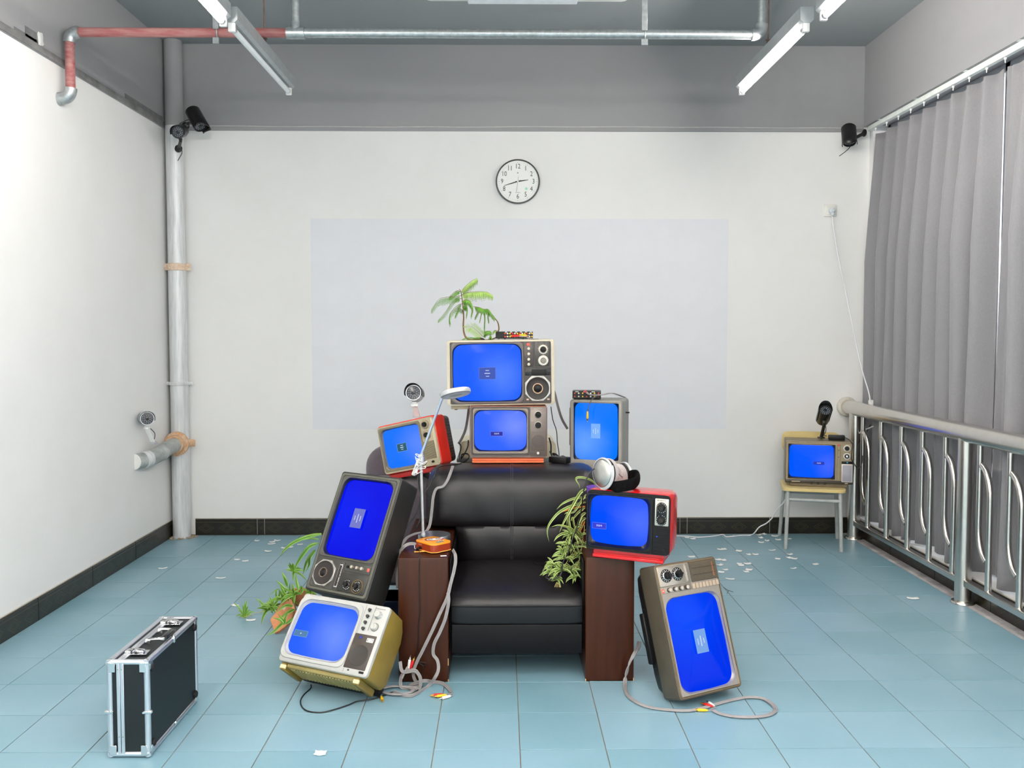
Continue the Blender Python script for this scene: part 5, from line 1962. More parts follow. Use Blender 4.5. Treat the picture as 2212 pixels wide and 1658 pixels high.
def shard(label, c, R, a0, a1, h, thick, rot):
    """piece broken out of a round flowerpot, with a ragged edge"""
    o = None
    m = M()
    n = 10
    rings = []
    r_ = random.Random(int(R * 1e4 + h * 1e3))
    for k in range(n + 1):
        a = a0 + (a1 - a0) * k / n
        top = h * (.62 + .38 * math.sin(PI * (k / n) ** .8)) + r_.uniform(-.004, .004)
        d0, d1 = V(math.cos(a), math.sin(a), 0) * R, V(math.cos(a), math.sin(a), 0) * (R - thick)
        rings.append([d0, d0 + V(0, 0, top), d1 + V(0, 0, top * .97), d1])
    off = V(math.cos((a0 + a1) / 2), math.sin((a0 + a1) / 2), 0) * R
    rings = [[p - off for p in r] for r in rings]
    m.loft(rings)
    o = m.build('pot_shard', TERRA, None, 30)
    o.rotation_euler = rot
    o.location = c
    # rest the lowest corner on the floor
    R3 = Euler(rot).to_matrix()
    zmin = min((R3 @ Vector(v))[2] for v in m.v)
    o.location.z = -zmin + c.z
    return tag(o, label, 'pot shard')


shard('large terracotta shard lying nearest the camera under the fallen spider plant', V(-1.02, 4.27, .001), .12, -.75, .75, .15, .011, (-1.05, .45, .75))
shard('terracotta shard propped up behind the leaves beside the charcoal television', V(-.985, 4.40, .085), .10, -.75, .75, .10, .011, (.35, .25, -1.5))
shard('small terracotta shard between leaves in front of the broken flowerpot', V(-.985, 4.30, .03), .09, -.6, .6, .085, .011, (-.3, .5, -1.7))
fp = thing('flowerpot', 'broken brown flowerpot in the shade behind the charcoal television', 'flowerpot', (-.80, 4.30, 0))
m = M()
m.lathe((0, 0, .001), (0, 0, 1), [(.058, 0), (.075, .20), (.082, .20), (.085, .245), (.076, .245), (.068, .20), (.05, .02)], 28)
m.build('pot', mat('dark_terracotta', (130, 84, 58), .85, noise=.12, scale=18), fp)
m = M(); m.lathe((0, 0, .205), (0, 0, 1), [(.069, 0), (.069, .008), (.03, .016)], 20)
m.build('soil', mat('potting_soil', (52, 38, 28), .95, noise=.3), fp)

# --- silk-tree cutting on the top set
P3 = V(-.135, 4.50, 1.4195)
tr = bpy.data.objects.new('potted_sapling', None)
COL.objects.link(tr)
tr.name = 'feathery_sapling'
tr.location = P3
tag(tr, 'feathery green sapling with twisted stems on top of the cream television', 'plant')
BARK = mat('twig_bark', (126, 96, 62), .8, noise=.2, scale=50)
FROND = mat('feathery_leaf', (98, 150, 48), .5, noise=.2, scale=40)
FROND2 = mat('feathery_leaf_light', (150, 182, 88), .5, noise=.15, scale=40)


def Z7(x, y, Y):
    return at(920 + x / 10.361, 590 + y / 10.361, Y) - P3


m = M()
m.tube(spline([Z7(1180, 1500, 4.50), Z7(1000, 1490, 4.50), Z7(900, 1440, 4.5), Z7(850, 1320, 4.5), Z7(838, 1150, 4.5), Z7(845, 1000, 4.5), Z7(838, 850, 4.5), Z7(820, 650, 4.5), Z7(800, 500, 4.5), Z7(775, 400, 4.5), Z7(745, 355, 4.5)], 6), lambda t: .0044 * (1 - t) + .0014, 8)
m.build('stem', BARK, tr)
m = M()
m.tube(spline([Z7(1600, 1345, 4.53), Z7(1635, 1240, 4.53), Z7(1610, 1100, 4.52), Z7(1555, 1020, 4.51), Z7(1450, 890, 4.5), Z7(1300, 800, 4.5)], 6), lambda t: .003 * (1 - t) + .0012, 8)
m.tube(spline([Z7(1600, 1345, 4.53), Z7(1560, 1440, 4.53), Z7(1400, 1490, 4.52), Z7(1180, 1500, 4.5)], 5), .003, 8)
m.build('stem', BARK, tr)


def frond(pts, L, mats, droop=1.0, n=26, Y=4.5):
    path = spline([Z7(x, y, yy) for x, y, yy in pts], 8)
    # resample along its length
    tot = [0]
    for a, b in zip(path[:-1], path[1:]):
        tot.append(tot[-1] + (b - a).length)

    def pos(t):
        d = t * tot[-1]
        for i in range(len(path) - 1):
            if tot[i + 1] >= d:
                f = (d - tot[i]) / max(1e-9, tot[i + 1] - tot[i])
                return path[i].lerp(path[i + 1], f), (path[i + 1] - path[i]).normalized()
        return path[-1], (path[-1] - path[-2]).normalized()
    m = M()
    m.tube(path, lambda t: .0011 * (1 - t) + .0004, 5)
    for k in range(n):
        t = (k + 1.5) / (n + 1.5)
        p, d = pos(t)
        for s_ in (-1, 1):
            # a pinna: thin midrib with many tiny paired leaflets, hanging
            side = d.cross(V(0, -1, .15)).normalized()
            out = (V(0, s_ * .75, -.55 * droop) + side * (.15 * s_) + d * .35).normalized()
            if droop < .6:
                out = (side * s_ * .8 + V(0, s_ * .3, -.25) + d * .4).normalized()
            l = 1.9 * L * (math.sin(PI * (.18 + .70 * t)) ** .7) * rnd.uniform(.8, 1.1)
            e = p + out * l + V(0, 0, -.45 * l * droop)
            q = p + out * l * .5
            w_ = V(.0010, 0, .0004) + d * .0017
            m.add([p - w_ * .4, p + w_ * .4, q + w_, e, q - w_], [(0, 1, 2, 4), (4, 2, 3)], 1)
            for j in range(5):
                u = (j + 1) / 6
                c = p.lerp(e, u)
                ll = .0030 * (1 - .5 * abs(u - .5))
                a_ = d * ll
                b_ = (e - p).normalized() * .0016
                m.add([c - a_ * 1 + b_, c + b_ * 0, c + a_ + b_, c + b_ * 2.2], [(0, 1, 2, 3)], 1)
    return m.build('frond', [BARK, mats], tr, 0, recalc=False)


frond([(795, 420, 4.5), (850, 330, 4.48), (1000, 190, 4.46), (1150, 105, 4.44)], .020, FROND2, 1.0, 22)
frond([(805, 490, 4.5), (900, 440, 4.48), (1100, 410, 4.46), (1350, 415, 4.44), (1500, 500, 4.43)], .020, FROND2, 1.2, 30)
frond([(780, 410, 4.5), (700, 390, 4.5), (610, 440, 4.5), (520, 520, 4.5)], .016, FROND, 1.0, 20)
frond([(790, 500, 4.5), (640, 520, 4.48), (430, 540, 4.46), (280, 590, 4.44), (120, 820, 4.43)], .022, FROND, 1.0, 34)
frond([(800, 570, 4.5), (690, 560, 4.5), (560, 680, 4.5), (440, 860, 4.5), (270, 1050, 4.5)], .016, FROND, 1.0, 30)
frond([(820, 680, 4.5), (720, 710, 4.49), (600, 820, 4.48), (530, 940, 4.47), (545, 1110, 4.46)], .020, FROND, 1.0, 30)
frond([(820, 640, 4.5), (880, 590, 4.47), (980, 620, 4.45), (1040, 740, 4.44), (1010, 960, 4.44)], .018, FROND, 1.0, 30)
frond([(830, 780, 4.5), (880, 700, 4.47), (920, 760, 4.46), (905, 980, 4.45)], .014, FROND, 1.0, 22)
frond([(835, 850, 4.5), (790, 800, 4.48), (730, 790, 4.47), (650, 960, 4.46)], .014, FROND, 1.0, 20)
frond([(1060, 745, 4.48), (1180, 760, 4.48), (1300, 800, 4.49), (1400, 810, 4.49), (1540, 1000, 4.5)], .018, FROND, 1.0, 26)
frond([(1240, 780, 4.49), (1180, 830, 4.48), (1095, 990, 4.48)], .012, FROND, 1.0, 14)
frond([(1290, 800, 4.49), (1240, 900, 4.48), (1200, 1095, 4.48)], .008, FROND, 1.0, 14)
frond([(1300, 800, 4.49), (1320, 950, 4.48), (1310, 1150, 4.48), (1320, 1330, 4.48)], .014, FROND, 1.0, 28)
frond([(1400, 820, 4.49), (1390, 920, 4.48), (1410, 1080, 4.48)], .012, FROND, 1.0, 16)
frond([(1280, 1420, 4.49), (1170, 1310, 4.48), (1020, 1195, 4.47), (880, 1225, 4.46)], .018, FROND2, .4, 22)
frond([(1290, 1420, 4.49), (1330, 1310, 4.48), (1420, 1290, 4.47), (1470, 1320, 4.46)], .012, FROND, 1.0, 16)
frond([(1250, 1470, 4.47), (1100, 1480, 4.45), (950, 1470, 4.43), (820, 1500, 4.42)], .010, FROND, .5, 22)
frond([(1400, 1480, 4.48), (1440, 1400, 4.47), (1460, 1400, 4.46), (1480, 1490, 4.46)], .010, FROND, 1.0, 12)
frond([(1590, 1290, 4.52), (1540, 1275, 4.51), (1490, 1330, 4.5)], .010, FROND2, .8, 10)
m = M(); m.lathe(Z7(1180, 1505, 4.52), (0, 0, 1), [(.030, -.001), (.034, .004), (.024, .012), (.008, .016)], 18)
m.build('root_clump', mat('potting_soil', (52, 38, 28), .95, noise=.3), tr)
# ================================================================== desk lamp with earphones, disc player
LAMPC = V(-.302, 3.965, .5245)
lamp = thing('desk_lamp', 'silver desk lamp with thin jointed arm and ring head on the left sofa arm', 'lamp', LAMPC)
m = M(); m.lathe((0, 0, 0), (0, 0, 1), [(.071, .0), (.0725, .002), (.0725, .026), (.0705, .029), (.001, .0295)], 48)
m.build('base', ALU, lamp)
pb = at(914, 1152, 3.955) - LAMPC
ph = at(909, 985, 3.955) - LAMPC
m = M(); m.cyl((pb.x, pb.y, .026), ph, .0062, n=14)
m.cyl((pb.x, pb.y, .028), (pb.x, pb.y, .04), .010, n=14)
m.build('lower_arm', SILVERP, lamp)
pt = at(956, 856, 3.93) - LAMPC
pc = at(893, 1025, 3.965) - LAMPC
m = M(); m.cyl(ph.lerp(pt, -.06), pt, .0062, n=14)
m.build('upper_arm', mat('bluish_aluminium', (176, 188, 204), .32, .7), lamp)
m = M(); m.cyl(at(905, 992, 3.95) - LAMPC, pc, .0078, .0092, n=14)
m.build('counterweight', WHITEP, lamp)
m = M(); m.cyl(ph + V(0, -.014, 0), ph + V(0, .014, 0), .011, n=14); m.bbox(ph + V(.004, 0, -.018), (.018, .016, .03), .003, 1)
m.build('joint', SILVERP, lamp)
hc = at(984, 848, 3.90) - LAMPC
nd = V(-.20, .26, 1).normalized()
m = M(); m.lathe(hc - nd * .010, nd, [(.050, -.001), (.066, .001), (.067, .004), (.067, .016), (.064, .020), (.001, .0205)], 44)
hd = m.build('head', SILVERP, lamp)
m = M(); m.lathe(hc - nd * .0115, nd, [(.062, -.0012), (.030, -.0012), (.030, .0), (.062, .0)], 40, False)
m.build('diffuser_ring', mat('milky_diffuser', (226, 222, 226), .4), hd)
m = M(); m.tube([pt, at(953, 852, 3.915) - LAMPC, at(960, 846, 3.91) - LAMPC], .008, 10)
m.build('joint', mat('bluish_aluminium', (176, 188, 204), .32, .7), lamp)

ear = thing('earphones', 'white earphones tangled around the joint of the desk lamp', 'earphones', at(905, 1000, 3.93))
E0 = Vector(ear.location)
r_ = random.Random(5)
m = M()
loop = []
for k in range(26):
    t = k / 25
    loop.append(at(905 + 8 * math.cos(t * 26) * (.6 + .5 * r_.random()) + 1, 978 + t * 46 + 5 * math.sin(t * 31), 3.94 - .012 * math.cos(t * 22)) - E0)
m.tube(spline(loop, 4), .0017, 5)
m.tube([p - E0 for p in spline([at(897, 985, 3.93), at(900, 1000, 3.925), at(895, 1012, 3.93), at(905, 1006, 3.925), at(922, 995, 3.93), at(916, 1002, 3.93), at(908, 1000, 3.925)], 5)], .0017, 5)
m.tube([p - E0 for p in spline([at(916, 1008, 3.93), at(919, 1006, 3.925), at(918, 1011, 3.925), at(908, 1012, 3.93)], 5)], .0017, 5)
m.build('cord', WHITECABLE, ear)
for (x, y, dx, dy) in ((900, 1006, -2, 13), (898, 1022, 3, -15)):
    m = M()
    c = at(x, y, 3.925) - E0
    m.ball(c, (.0085, .0085, .0075), 12, 8)
    m.cyl(c, at(x + dx, y + dy, 3.935) - E0, .0042, .003, n=8)
    o = m.build('earbud', WHITEP, ear)
    M().cyl(c + V(.001, -.0075, 0), c + V(.001, -.0092, 0), .0042, n=10).build('mesh_grille', mat('grey_mesh', (120, 120, 124), .5), o)

cd = thing('disc_player', 'square orange disc player with white oval label beside the lamp base', 'disc player', (-.2935, 3.7925, .5245), (0, 0, math.radians(-47)))
ORG = mat('orange_lid', (238, 150, 28), .3, noise=.04)
REDB = mat('red_brown_side', (150, 52, 24), .35, noise=.05)
sq = rr(0, 0, .134, .108, .026, 7, 3)
m = M()
m.loft([[V(x * .96, y * .96, .007) for x, y in sq], [V(x, y, .009) for x, y in sq], [V(x, y, .036) for x, y in sq]])
m.build('body', REDB, cd)
m = M()
m.loft([[V(x, y, .036) for x, y in sq], [V(x * 1.005, y * 1.005, .038) for x, y in sq], [V(x * .985, y * .985, .0415) for x, y in sq], [V(x * .93, y * .93, .0425) for x, y in sq]])
m.build('lid', ORG, cd)
m = M()
m.loft([[V(x * .99, y * .99, .003) for x, y in sq], [V(x * 1.02, y * 1.02, .005) for x, y in sq], [V(x * .97, y * .97, .008) for x, y in sq]])
m.build('lower_lip', mat('amber_lip', (224, 160, 70), .35), cd)
Rl = Matrix.Rotation(math.radians(62), 3, 'Z')


def oval(a, b, n=32):
    return [Rl @ V(a * math.cos(2 * PI * k / n), b * math.sin(2 * PI * k / n), 0) + V(-.006, .010, 0) for k in range(n)]


m = M(); m.loft([[p + V(0, 0, .0420) for p in oval(.042, .024)], [p + V(0, 0, .0434) for p in oval(.042, .024)]])
lb_ = m.build('label_ring', mat('wine_red_print', (150, 40, 48), .4), cd, 0)
m = M(); m.loft([[p + V(0, 0, .0430) for p in oval(.034, .017)], [p + V(0, 0, .0440) for p in oval(.034, .017)]])
m.build('label_plate', mat('label_white', (228, 224, 214), .4), cd, 0)
m = M()
for s_ in (-1, 1):
    pts = [Rl @ V(s_ * .016 + .009 * math.cos(t), .010 * math.sin(t), 0) + V(-.006, .010, .0442) for t in [2 * PI * k / 16 for k in range(14)]]
    m.tube(pts, .0014, 5)
m.build('label_mark', mat('grey_print', (98, 96, 92), .5), cd)
m = M(); m.bbox((.045, -.002, .0425), (.018, .036, .002), .0006, 1)
m.build('display', mat('lcd_grey', (118, 124, 128), .3), cd)
m = M()
for k in range(3):
    m.bbox((.030 + .0, -.024 + k * .012 + .03, .0425), (.006, .006, .002), .0008, 1)
m.build('button', mat('label_white', (228, 224, 214), .4), cd)
for x, y in ((-.045, -.035), (.045, -.035), (.045, .035), (-.045, .035)):
    m = M(); m.cyl((x, y, .0002), (x, y, .005), .006, n=10)
    m.build('foot', BLACKP, cd)
m = M()
m.bbox((-.018, -.056, .016), (.018, .006, .008), .002, 1); m.bbox((-.018, -.066, .014), (.012, .016, .007), .002, 1)
m.build('jack_plug', BLACKP, cd)
m = M()
for k in range(4):
    m.box((-.030 + .006 * k, -.0543, .029), (.003, .0006, .004))
m.build('jack_print', mat('pale_print', (214, 150, 140), .5), cd, 0)
m = M(); m.tube(spline([V(-.055, -.048, .028), V(-.060, -.052, .020), V(-.058, -.056, .010), V(-.050, -.058, .005)], 5), .0018, 6)
m.build('strap_loop', WHITECABLE, cd)
m = M(); m.tube(spline([V(.01, -.050, .004), V(-.0, -.068, .004), V(-.012, -.083, .0035), V(-.016, -.086, .0035)], 5), .0024, 6); m.ball((-.016, -.086, .0035), .0042, 10, 6)
m.build('strap_toggle', mat('amber_lip', (224, 160, 70), .35), cd)
sc = M().bbox((0, 0, .0012), (.026, .012, .0024), .001, 1)
o = sc.build('label_scrap', mat('torn_paper', (232, 232, 230), .8, noise=.02), None)
o.location = V(-.243, 3.685, .5243)
o.rotation_euler = (0, 0, .2)
tag(o, 'tiny white paper flake on the front corner of the left sofa arm', 'paper scrap')

# ================================================================== headphones
hp = thing('headphones', 'silver headphones with black padded band lying on the right red television', 'headphones', (.44, 3.70, .812))

HP = Vector(hp.location)
FUZZ = mat('grey_velour', (176, 168, 166), .95, noise=.14, scale=220, bump=.5, bscale=500, sheen=.5)
c1 = at(1305, 1021, 3.655) - HP
d1 = V(-.72, -.68, .10).normalized()
up1 = (V(-.18, 0, 1) - d1 * V(-.18, 0, 1).dot(d1)).normalized()
s1_ = up1.cross(d1)


def cup(c, d, up, s_, k=1.0):
    def ring(r, h, e=1.18):
        return [c + d * h + s_ * math.cos(2 * PI * i / 32) * r + up * math.sin(2 * PI * i / 32) * r * e for i in range(32)]
    m = M()
    m.loft([ring(.037 * k, -.004), ring(.041 * k, .004), ring(.0405 * k, .012), ring(.036 * k, .019), ring(.020 * k, .024), ring(.004 * k, .0255)])
    o = m.build('ear_cup', mat('brushed_silver_cup', (178, 178, 174), .36, .85, noise=.08), hp)
    m = M()
    m.loft([ring(.0415 * k, .002), ring(.0445 * k, .006), ring(.0435 * k, .012), ring(.0405 * k, .0135)], False, False)
    m.build('cup_rim', SILVERP, o)
    m = M()
    m.loft([ring(.038 * k, -.016), ring(.041 * k, -.012), ring(.041 * k, -.003), ring(.038 * k, .0)])
    m.build('cup_baffle', BLACKP, o)
    m = M()
    m.loft([ring(.028 * k, -.044, 1.15), ring(.036 * k, -.042), ring(.041 * k, -.034), ring(.042 * k, -.026), ring(.040 * k, -.018), ring(.034 * k, -.016)])
    m.build('ear_pad', FUZZ, hp)
    # fork arm running down one side of the cup
    m = M()
    pa = [c + d * .010 + s_ * math.cos(a) * .047 * k + up * math.sin(a) * .055 * k for a in [(-1.75 + 2.2 * q / 14) for q in range(15)]]
    m.tube(pa, .0045, 8)
    m.build('fork', SILVERP, hp)


cup(c1, d1, up1, s1_, 1.22)
c2 = at(1348, 1026, 3.83) - HP
d2 = V(.80, .55, .06).normalized()
up2 = (V(-.1, 0, 1) - d2 * V(-.1, 0, 1).dot(d2)).normalized()
cup(c2, d2, up2, up2.cross(d2), 1.1)
m = M()
band = spline([at(1318, 1052, 3.645), at(1333, 1051, 3.60), at(1352, 1048, 3.59), at(1370, 1043, 3.62), at(1378, 1034, 3.68), at(1376, 1027, 3.74), at(1366, 1026, 3.78), at(1355, 1030, 3.80)], 6)
rows = []
for i, p in enumerate(band):
    t = (band[min(i + 1, len(band) - 1)] - band[max(i - 1, 0)]).normalized()
    a = t.cross(V(0, 0, 1)).normalized()
    rows.append([p - HP + a * (.0095 * math.cos(2 * PI * k / 14)) + V(0, 0, .024 * math.sin(2 * PI * k / 14)) for k in range(14)])
m.loft(rows)
m.build('headband', mat('black_padding', (14, 13, 14), .95, noise=.2, scale=120, bump=.4, bscale=300, spec=.08), hp)
m = M(); m.bbox(band[0] - HP, (.014, .03, .036), .003, 2, Matrix.Rotation(.3, 3, 'Z')); m.build('band_clip', DARKP, hp)
m = M(); m.tube([p - HP for p in spline([at(1318, 1014, 3.67), at(1326, 1010, 3.70), at(1336, 1022, 3.74), at(1344, 1030, 3.77), at(1348, 1024, 3.78)], 5)], .0013, 5)
m.build('bridge_wire', BLACKCABLE, hp)
m = M()
m.tube([p - HP for p in spline([at(1284, 1012, 3.66), at(1277, 1018, 3.655), at(1268, 1032, 3.65), at(1261, 1060, 3.64), at(1256, 1100, 3.70), at(1249, 1130, 3.74), at(1240, 1155, 3.745), at(1228, 1190, 3.745), at(1216, 1215, 3.745), at(1212, 1240, 3.74), at(1196, 1250, 3.74), at(1180, 1247, 3.75), at(1183, 1236, 3.78), atz(1175, 1222, .392), atz(1155, 1215, .392), atz(1154, 1208, .392), atz(1165, 1199, .394), atz(1185, 1192, .395)], 6)], .0028, 6)
m.build('cord', BLACKCABLE, hp)

# ================================================================== dummy security cameras
LENSG = mat('camera_window', (42, 48, 56), .12, noise=.1)
LEDD = mat('led_dots', (190, 196, 204), .3)


def cctv(label, B, d, length, r, foot, foot_n, shell, hoodm, upv=None, base=True, flat=False, hood_len=.30, tail=None, tail_m=None, loose=None):
    """bullet camera at B looking along d, on a bracket that ends at foot"""
    B, d, foot, foot_n = Vector(B), Vector(d).normalized(), Vector(foot), Vector(foot_n).normalized()
    t = thing('security_camera', label, 'camera', foot)
    B = B - foot
    upv = Vector(upv) if upv is not None else V(0, 0, 1)
    u = (upv - d * upv.dot(d)).normalized()
    s_ = d.cross(u)
    m = M()
    m.lathe(B - d * length * .5, d, [(r * .55, -.006), (r * .9, 0), (r, .006), (r, length * .94), (r * .97, length), (r * .88, length), (r * .88, length - .008)], 28)
    m.build('body', shell, t)
    m = M(); m.lathe(B + d * (length * .5 - .010), d, [(r * .9, 0), (r * .9, .002), (.001, .0035)], 28)
    o = m.build('lens_window', LENSG, t)
    m = M()
    for q, n in ((.66, 14), (.42, 9)):
        for k in range(n):
            a = 2 * PI * k / n
            m.ball(B + d * (length * .5 - .0062 - .001 * q) + (u * math.sin(a) + s_ * math.cos(a)) * r * q, .0024, 6, 4)
    tag(m.build('led_ring', LEDD, o, 0), kind='stuff')
    m = M(); m.lathe(B + d * (length * .5 - .0072), d, [(r * .2, 0), (r * .2, .003), (r * .1, .004)], 14)
    m.build('lens', BLACKG, o)
    # sun hood: an open half shell standing proud of the body
    rows = []
    for (h, rr_) in ((-length * .42, r * 1.10), (length * .5, r * 1.12), (length * (.5 + hood_len), r * 1.14)):
        for lip in (0,):
            rows.append([B + d * (h - (abs(math.cos(a)) ** 3) * (length * hood_len * .75 if h > length * .5 else 0)) + (u * math.sin(a) + s_ * math.cos(a)) * rr_ for a in [math.radians(-18 + 216 * k / 22) for k in range(23)]])
    m = M(); m.grid(rows)
    h = m.build('sun_hood', hoodm, t, 60)
    sm = h.modifiers.new('thickness', 'SOLIDIFY'); sm.thickness = .0025
    # bracket
    j = B - u * r * 1.15
    m = M()
    m.bbox(j, (.022, .022, .014), .004, 2)
    m.ball(j - u * .012, .011, 12, 8)
    ax = V(0, 0, 0) - (j - u * .012)
    if flat:
        zq = ax.normalized(); xq = V(1, 0, 0) - zq * zq.x; xq.normalize(); yq = zq.cross(xq)
        m.bbox(j - u * .012 + ax * .5, (.030, .005, ax.length), .0015, 1, Matrix((xq, yq, zq)).transposed())
        m.cyl(j - u * .012 + V(-.017, 0, 0), j - u * .012 + V(.017, 0, 0), .009, n=12)
    else:
        m.cyl(j - u * .012, j - u * .012 + ax * .98, .0105, .0125, n=12)
    m.build('bracket', WHITEP if flat else shell, t)
    m = M(); m.lathe((0, 0, 0), foot_n, [(.026, .0005), (.026, .006), (.020, .010), (.010, .011)], 20)
    m.build('mount', shell, t)
    if tail:
        m = M(); m.tube([Vector(p) - foot for p in spline(tail, 5)], .0026, 6)
        m.build('cord', tail_m or BLACKCABLE, t)
    return t


BLK = mat('black_camera_shell', (20, 20, 21), .38, noise=.08)
SIL = mat('silver_camera_shell', (190, 194, 198), .3, .5, noise=.04)
fY = 6.325 - .063
cctv('black security camera on the corner pipe looking down to the right', at(424, 256, 6.16), V(.42, -.30, -.66), .155, .047, at(401, 272, fY + .01), V(.3, -1, 0), BLK, BLK, (.9, 0, .5), tail=[at(414, 258, 6.18), at(405, 259, 6.2), at(398, 262, 6.22), at(388, 267, 6.25)])
cctv('black security camera facing the room, lower on the corner pipe', at(388.5, 284, 6.10), V(.12, -1, -.30), .13, .042, at(386, 321, fY), V(0, -1, 0), BLK, BLK, tail=[at(392, 318, 6.24), at(393, 330, 6.24), at(388, 340, 6.23), at(384, 347, 6.22)])
cctv('black security camera in the back right corner above the curtain end', at(1834, 291, 6.27), V(-.10, -.42, -.80), .14, .045, at(1868, 287, 6.31), V(-1, -.2, 0), BLK, BLK, (-.3, -.6, .2), tail=[at(1840, 310, 6.22), at(1834, 320, 6.2), at(1824, 329, 6.2), at(1813, 337, 6.2)])
cctv('silver security camera on the branch of the drain pipe at left', at(316, 903, 5.80), V(.45, -.9, .06), .13, .044, at(332, 957, 5.87), V(0, -.2, 1), SIL, SIL, flat=True, tail=[at(325, 925, 5.84), at(334, 935, 5.84), at(334, 945, 5.85), at(331, 953, 5.86)])
cctv('black and silver security camera standing on the upper left red television', at(896, 850, 4.52), V(-.02, -1, .16), .125, .040, at(902, 903, 4.575), V(.1, 0, 1), SIL, BLK, flat=True)
cctv('dark security camera standing on the corner television', at(1779.5, 897, 5.98), V(-.16, -.8, .58), .15, .040, at(1774, 946, 6.03), V(0, 0, 1), mat('dark_bronze_camera', (64, 62, 54), .3, .6), BLK, tail=[at(1783, 915, 6.02), at(1784, 930, 6.02), at(1780, 940, 6.02), at(1786, 941, 6.02)])
# ================================================================== AV switch boxes, power brick
def av_box(label, loc, rz, w, d, h, rows, blank):
    t = thing('switch_box', label, 'switch box', loc, (0, 0, rz))
    m = M(); m.bbox((0, 0, h / 2 + .002), (w, d, h), .002, 1)
    m.build('case', mat('black_box_metal', (24, 25, 28), .42, .2, noise=.06), t)
    m = M()
    for x in (-w * .42, w * .42):
        for y in (-d * .4, d * .4):
            m.cyl((x, y, 0), (x, y, .003), .005, n=8)
    m.build('foot', RUB, t)
    cols = [mat('jack_red', (190, 60, 50), .4), mat('jack_white', (222, 216, 200), .4), mat('jack_yellow', (214, 180, 60), .4)]
    n = blank
    for i in range(n):
        x = -w / 2 + w * (i + .6) / (n + .2)
        for q in range(rows):
            z = .002 + h * (.30 + .42 * q)
            m = M(); m.lathe((x, -d / 2, z), (0, -1, 0), [(.0042, 0), (.0042, .006), (.0032, .0075), (.0018, .0075)], 10)
            m.build('jack', cols[i % 3], t)
    m = M()
    for i in range(n // 2):
        m.box((-w / 2 + w * (i * 2 + 1.1) / n, -d / 2 - .0004, .002 + h * .92), (w / n * .8, .0008, h * .09))
    m.build('print_strip', mat('print_white', (216, 216, 214), .5), t, 0)
    return t


bx1 = av_box('black video switch box with many plugs on the cream television', (.062, 4.50, 1.4185), math.radians(20), .158, .115, .036, 2, 12)
bx2 = av_box('black video switch box on top of the end-standing grey television', (.447, 4.70, 1.1045), math.radians(-6), .148, .10, .040, 2, 7)
pbk = thing('power_brick', 'black power brick lying on the corner television', 'power adapter', (2.256, 5.985, .7265), (0, 0, math.radians(-14)))
m = M(); m.bbox((0, 0, .0165), (.105, .045, .033), .005, 2)
m.build('body', BLACKP, pbk)
Q = Vector(pbk.location)
m = M(); m.tube([(Matrix.Rotation(math.radians(14), 3, 'Z') @ (p - Q)) for p in spline([at(1822, 943, 5.96), at(1833, 949, 5.93), at(1841, 958, 5.85), at(1840, 975, 5.83), at(1839, 990, 5.83), at(1846, 1003, 5.83), at(1853, 1011, 5.86), at(1860, 1005, 5.95), at(1863, 990, 6.05), at(1862, 960, 6.15), at(1866, 945, 6.2), at(1880, 918, 6.22)], 6)], .003, 6)
m.build('cord', BLACKCABLE, pbk)

# ================================================================== cables
def plug(m_, p, d, colour, parent, O_):
    m = M()
    p, d = Vector(p), Vector(d).normalized()
    m.lathe(p, d, [(.0032, -.022), (.0048, -.016), (.0058, -.002), (.0058, .014), (.005, .016)], 12)
    o = m.build('plug', colour, parent)
    m = M(); m.lathe(p + d * .016, d, [(.0042, 0), (.0042, .008), (.0036, .009)], 10); m.cyl(p + d * .02, p + d * .033, .0016, n=8)
    m.build('plug_contact', GOLD if colour is not RCA_W else CHROME, o)


def ribbon(name, label, path, n_core=3, r=.0024, m_=None, cat='cable', plugs=(), flat=None, group=None):
    """flat cable of parallel cores"""
    path = spline(path, 6)
    O_ = path[0].copy()
    t = thing(name, label, cat, O_, (0, 0, 0), group)
    offs = []
    prev = None
    for i, p in enumerate(path):
        d = (path[min(i + 1, len(path) - 1)] - path[max(i - 1, 0)]).normalized()
        ref = Vector(flat) if flat else V(0, -1, .25)
        s_ = d.cross(ref)
        if s_.length < .15:
            s_ = prev if prev is not None else d.orthogonal()
        s_.normalize()
        if prev is not None and s_.dot(prev) < 0:
            s_ = -s_
        prev = s_
        offs.append(s_)
    for k in range(n_core):
        q = (k - (n_core - 1) / 2) * r * 1.85
        m = M(); m.tube([p - O_ + s_ * q for p, s_ in zip(path, offs)], r, 6)
        m.build('core', m_ or GREYCABLE, t)
    for p, d, c in plugs:
        tail = Vector(p) - Vector(d).normalized() * .021
        e0 = path[-1] if (path[-1] - tail).length < (path[0] - tail).length else path[0]
        e1 = path[-3] if e0 is path[-1] else path[2]
        if .002 < (e0 - tail).length < .2 and (flat is None or len(plugs) > 1):
            go = (e0 - e1).normalized() * min(.02, (e0 - tail).length * .5)
            m = M(); m.tube([q - O_ for q in spline([e0, e0 + go, tail - Vector(d).normalized() * .012, tail], 5)], .0015, 6)
            m.build('core', m_ or GREYCABLE, t)
        plug(None, Vector(p) - O_, d, c, t, O_)
    return t


